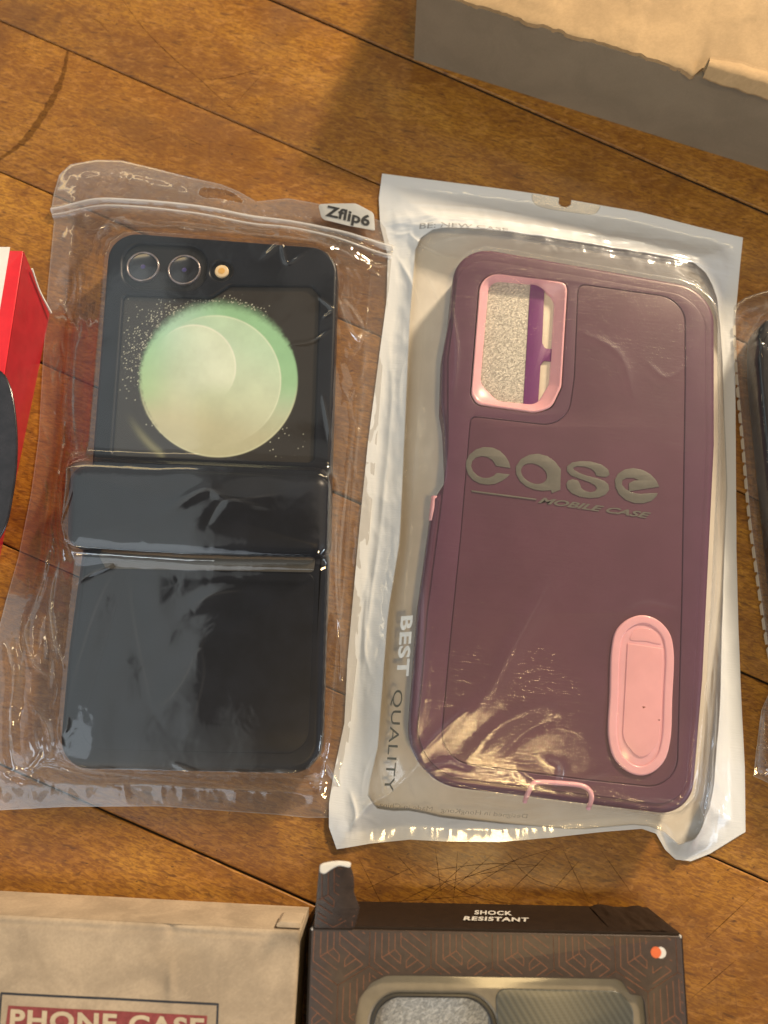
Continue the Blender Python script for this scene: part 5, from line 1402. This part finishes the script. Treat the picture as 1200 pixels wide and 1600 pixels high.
    bo = new_obj('back_sheet', np.c_[Xb.ravel(), Yb.ravel(), Zb.ravel()], grid_faces(nu, nv, np.hypot(Xb - hc[0], Yb - hc[1]) > 2.1), M['white_back'], root, 180)
    # lettering printed on the film
    from mathutils.kdtree import KDTree
    Xs, Ys, Hs = X[::2, ::2].ravel(), Y[::2, ::2].ravel(), H[::2, ::2].ravel()
    kd = KDTree(Xs.size)
    for i in range(Xs.size): kd.insert((Xs[i], Ys[i], 0), i)
    kd.balance()
    def Hf(x, y):
        out = []
        for a, b in zip(x, y):
            r = kd.find_n((a, b, 0), 4); w = [1 / (q[2] + 1e-3) for q in r]; out.append(sum(Hs[q[1]] * k for q, k in zip(r, w)) / sum(w))
        return np.array(out)
    M['print_white'] = mat_plain('white_ink', (0.80, 0.80, 0.78), 0.4, 0.5, 0.03)
    M['print_grey'] = mat_plain('grey_ink', (0.115, 0.115, 0.095), 0.45, 0.4, 0.05)
    M['print_faint'] = mat_milky('faint_grey_ink', 0.45, (0.16, 0.14, 0.12), 0.4)
    def vtext(txt, pa, pb, capw, mat, bold, sp=1.0, zz=6.0):
        # runs downwards; letters' tops face right
        V, Fc = text_mesh(txt, bold, 0.0, sp)
        A = W(*pa, zz); B = W(*pb, zz); T = W(pa[0] + capw, pa[1], zz)
        # refine long faces so that letters follow the film
        XY = A + V[:, :1] * (B - A) + V[:, 1:2] * (T - A)
        Z = Hf(XY[:, 0], XY[:, 1]) + 0.15
        return new_obj('printed_words', np.c_[XY, Z], Fc, mat, root, smooth=False)
    vtext('BEST', (626, 965), (619, 1057), 18, M['print_white'], 0.035, 1.1, 5.0)
    vtext('QUALITY', (612, 1078), (597, 1236), 17, M['print_grey'], 0.0, 1.05, 4.0)
    # small mirrored lines printed near the lower and upper edge of the clear front
    for (txt, a, b, t_) in (('Designed in HongKong   Made in China', (592, 1262), (822, 1280), (593, 1252)),):
        text_on('small_words', txt, a, b, t_, 2.0, M['print_faint'], root, Hf=lambda x, y: Hf(x, y) + 0.12, mirror=True, lift=0.05)
    text_on('small_words', 'BE: NEW CASE', (655, 358), (790, 376), (656, 350), 4.0, M['print_faint'], root, Hf=lambda x, y: Hf(x, y) + 0.15, lift=0.05, bold=0.01)
build_white_bag()

# ---- clear bag at the right edge
M['film_right'] = mat_film('right_bag_film', 'attr', 0.07, 0.16, 0.2, 0.05, (0.96, 0.94, 0.92), crinkle=0.25)
def build_right_bag():
    Lb = [(1206, 1226), (1192, 1219), (1178, 1213), (1182, 1170), (1190, 1110), (1212, 1062), (1206, 1040), (1196, 985), (1184, 900), (1172, 810), (1162, 700), (1152, 590), (1147, 510), (1147, 478)]
    Rb = [(1330, 1240), (1330, 900), (1330, 440)]
    Bb = [(1206, 1226), (1260, 1232), (1330, 1240)]
    Tb = [(1147, 478), (1165, 464), (1190, 456), (1230, 446), (1330, 440)]
    root = thing('clear_bag', W(1240, 850), 'crinkled clear bag with a saw-toothed seam, cut off by the right edge', 'bag')
    rs = np.random.RandomState(5); rid = [([(1150, 500), (1165, 480), (1200, 470)], 1.4, 1.0), ([(1160, 470), (1175, 500), (1165, 520)], 1.6, .9), ([(1165, 560), (1185, 500), (1215, 480)], 1.2, 1.0),
        ([(1186, 1110), (1200, 1150), (1190, 1200)], 1.6, 1.0), ([(1200, 1080), (1210, 1140), (1200, 1210)], 1.6, 1.0), ([(1180, 1190), (1200, 1165), (1220, 1180)], 1.4, .8)]
    for k in range(26):
        x, y = rs.choice([rs.uniform(1150, 1215)]), rs.choice([rs.uniform(465, 540), rs.uniform(1080, 1215), rs.uniform(540, 1080)])
        a = rs.uniform(0.6, 2.4); l = rs.uniform(10, 30)
        rid.append(([(x - l * math.cos(a), y - l * math.sin(a)), (x + rs.uniform(-4, 4), y), (x + l * math.cos(a), y + l * math.sin(a))], rs.uniform(.4, 1.1), rs.uniform(.35, .8)))
    o, X, Y, H, db, dm = film_sheet('front_film', (Lb, Rb, Bb, Tb), [(RCASE, 10.9)], 1.0, rid, 0.42, M['film_right'], root, seed=16, wob=0.5, inside_wob=0.35, thick_haze=0.10, drape=1.1)
    # saw-toothed seam along the left edge
    P = smooth_open(WP([(1148, 508), (1152, 590), (1162, 700), (1172, 810), (1184, 900), (1196, 985), (1204, 1030)], 1.0), 150)
    d = np.gradient(P, axis=0); d /= np.linalg.norm(d, axis=1)[:, None]; nn = np.c_[-d[:, 1], d[:, 0]]; V = []; Fc = []
    M['seam'] = mat_milky('milky_seam', 0.62, (0.70, 0.64, 0.55))
    for i in range(150):
        w = 0.9 if i % 6 else 0.35
        a = P[i] + nn[i] * 0.3 * (1 if nn[i][0] > 0 else -1); b = P[i] - nn[i] * w * (1 if nn[i][0] > 0 else -1)
        V += [(a[0], a[1], 0.95), (b[0], b[1], 1.25)]
    for i in range(149):
        if i % 6 != 5: Fc.append((2 * i, 2 * i + 2, 2 * i + 3, 2 * i + 1))
    new_obj('toothed_seam', V, Fc, M['seam'], root, smooth=False)
build_right_bag()
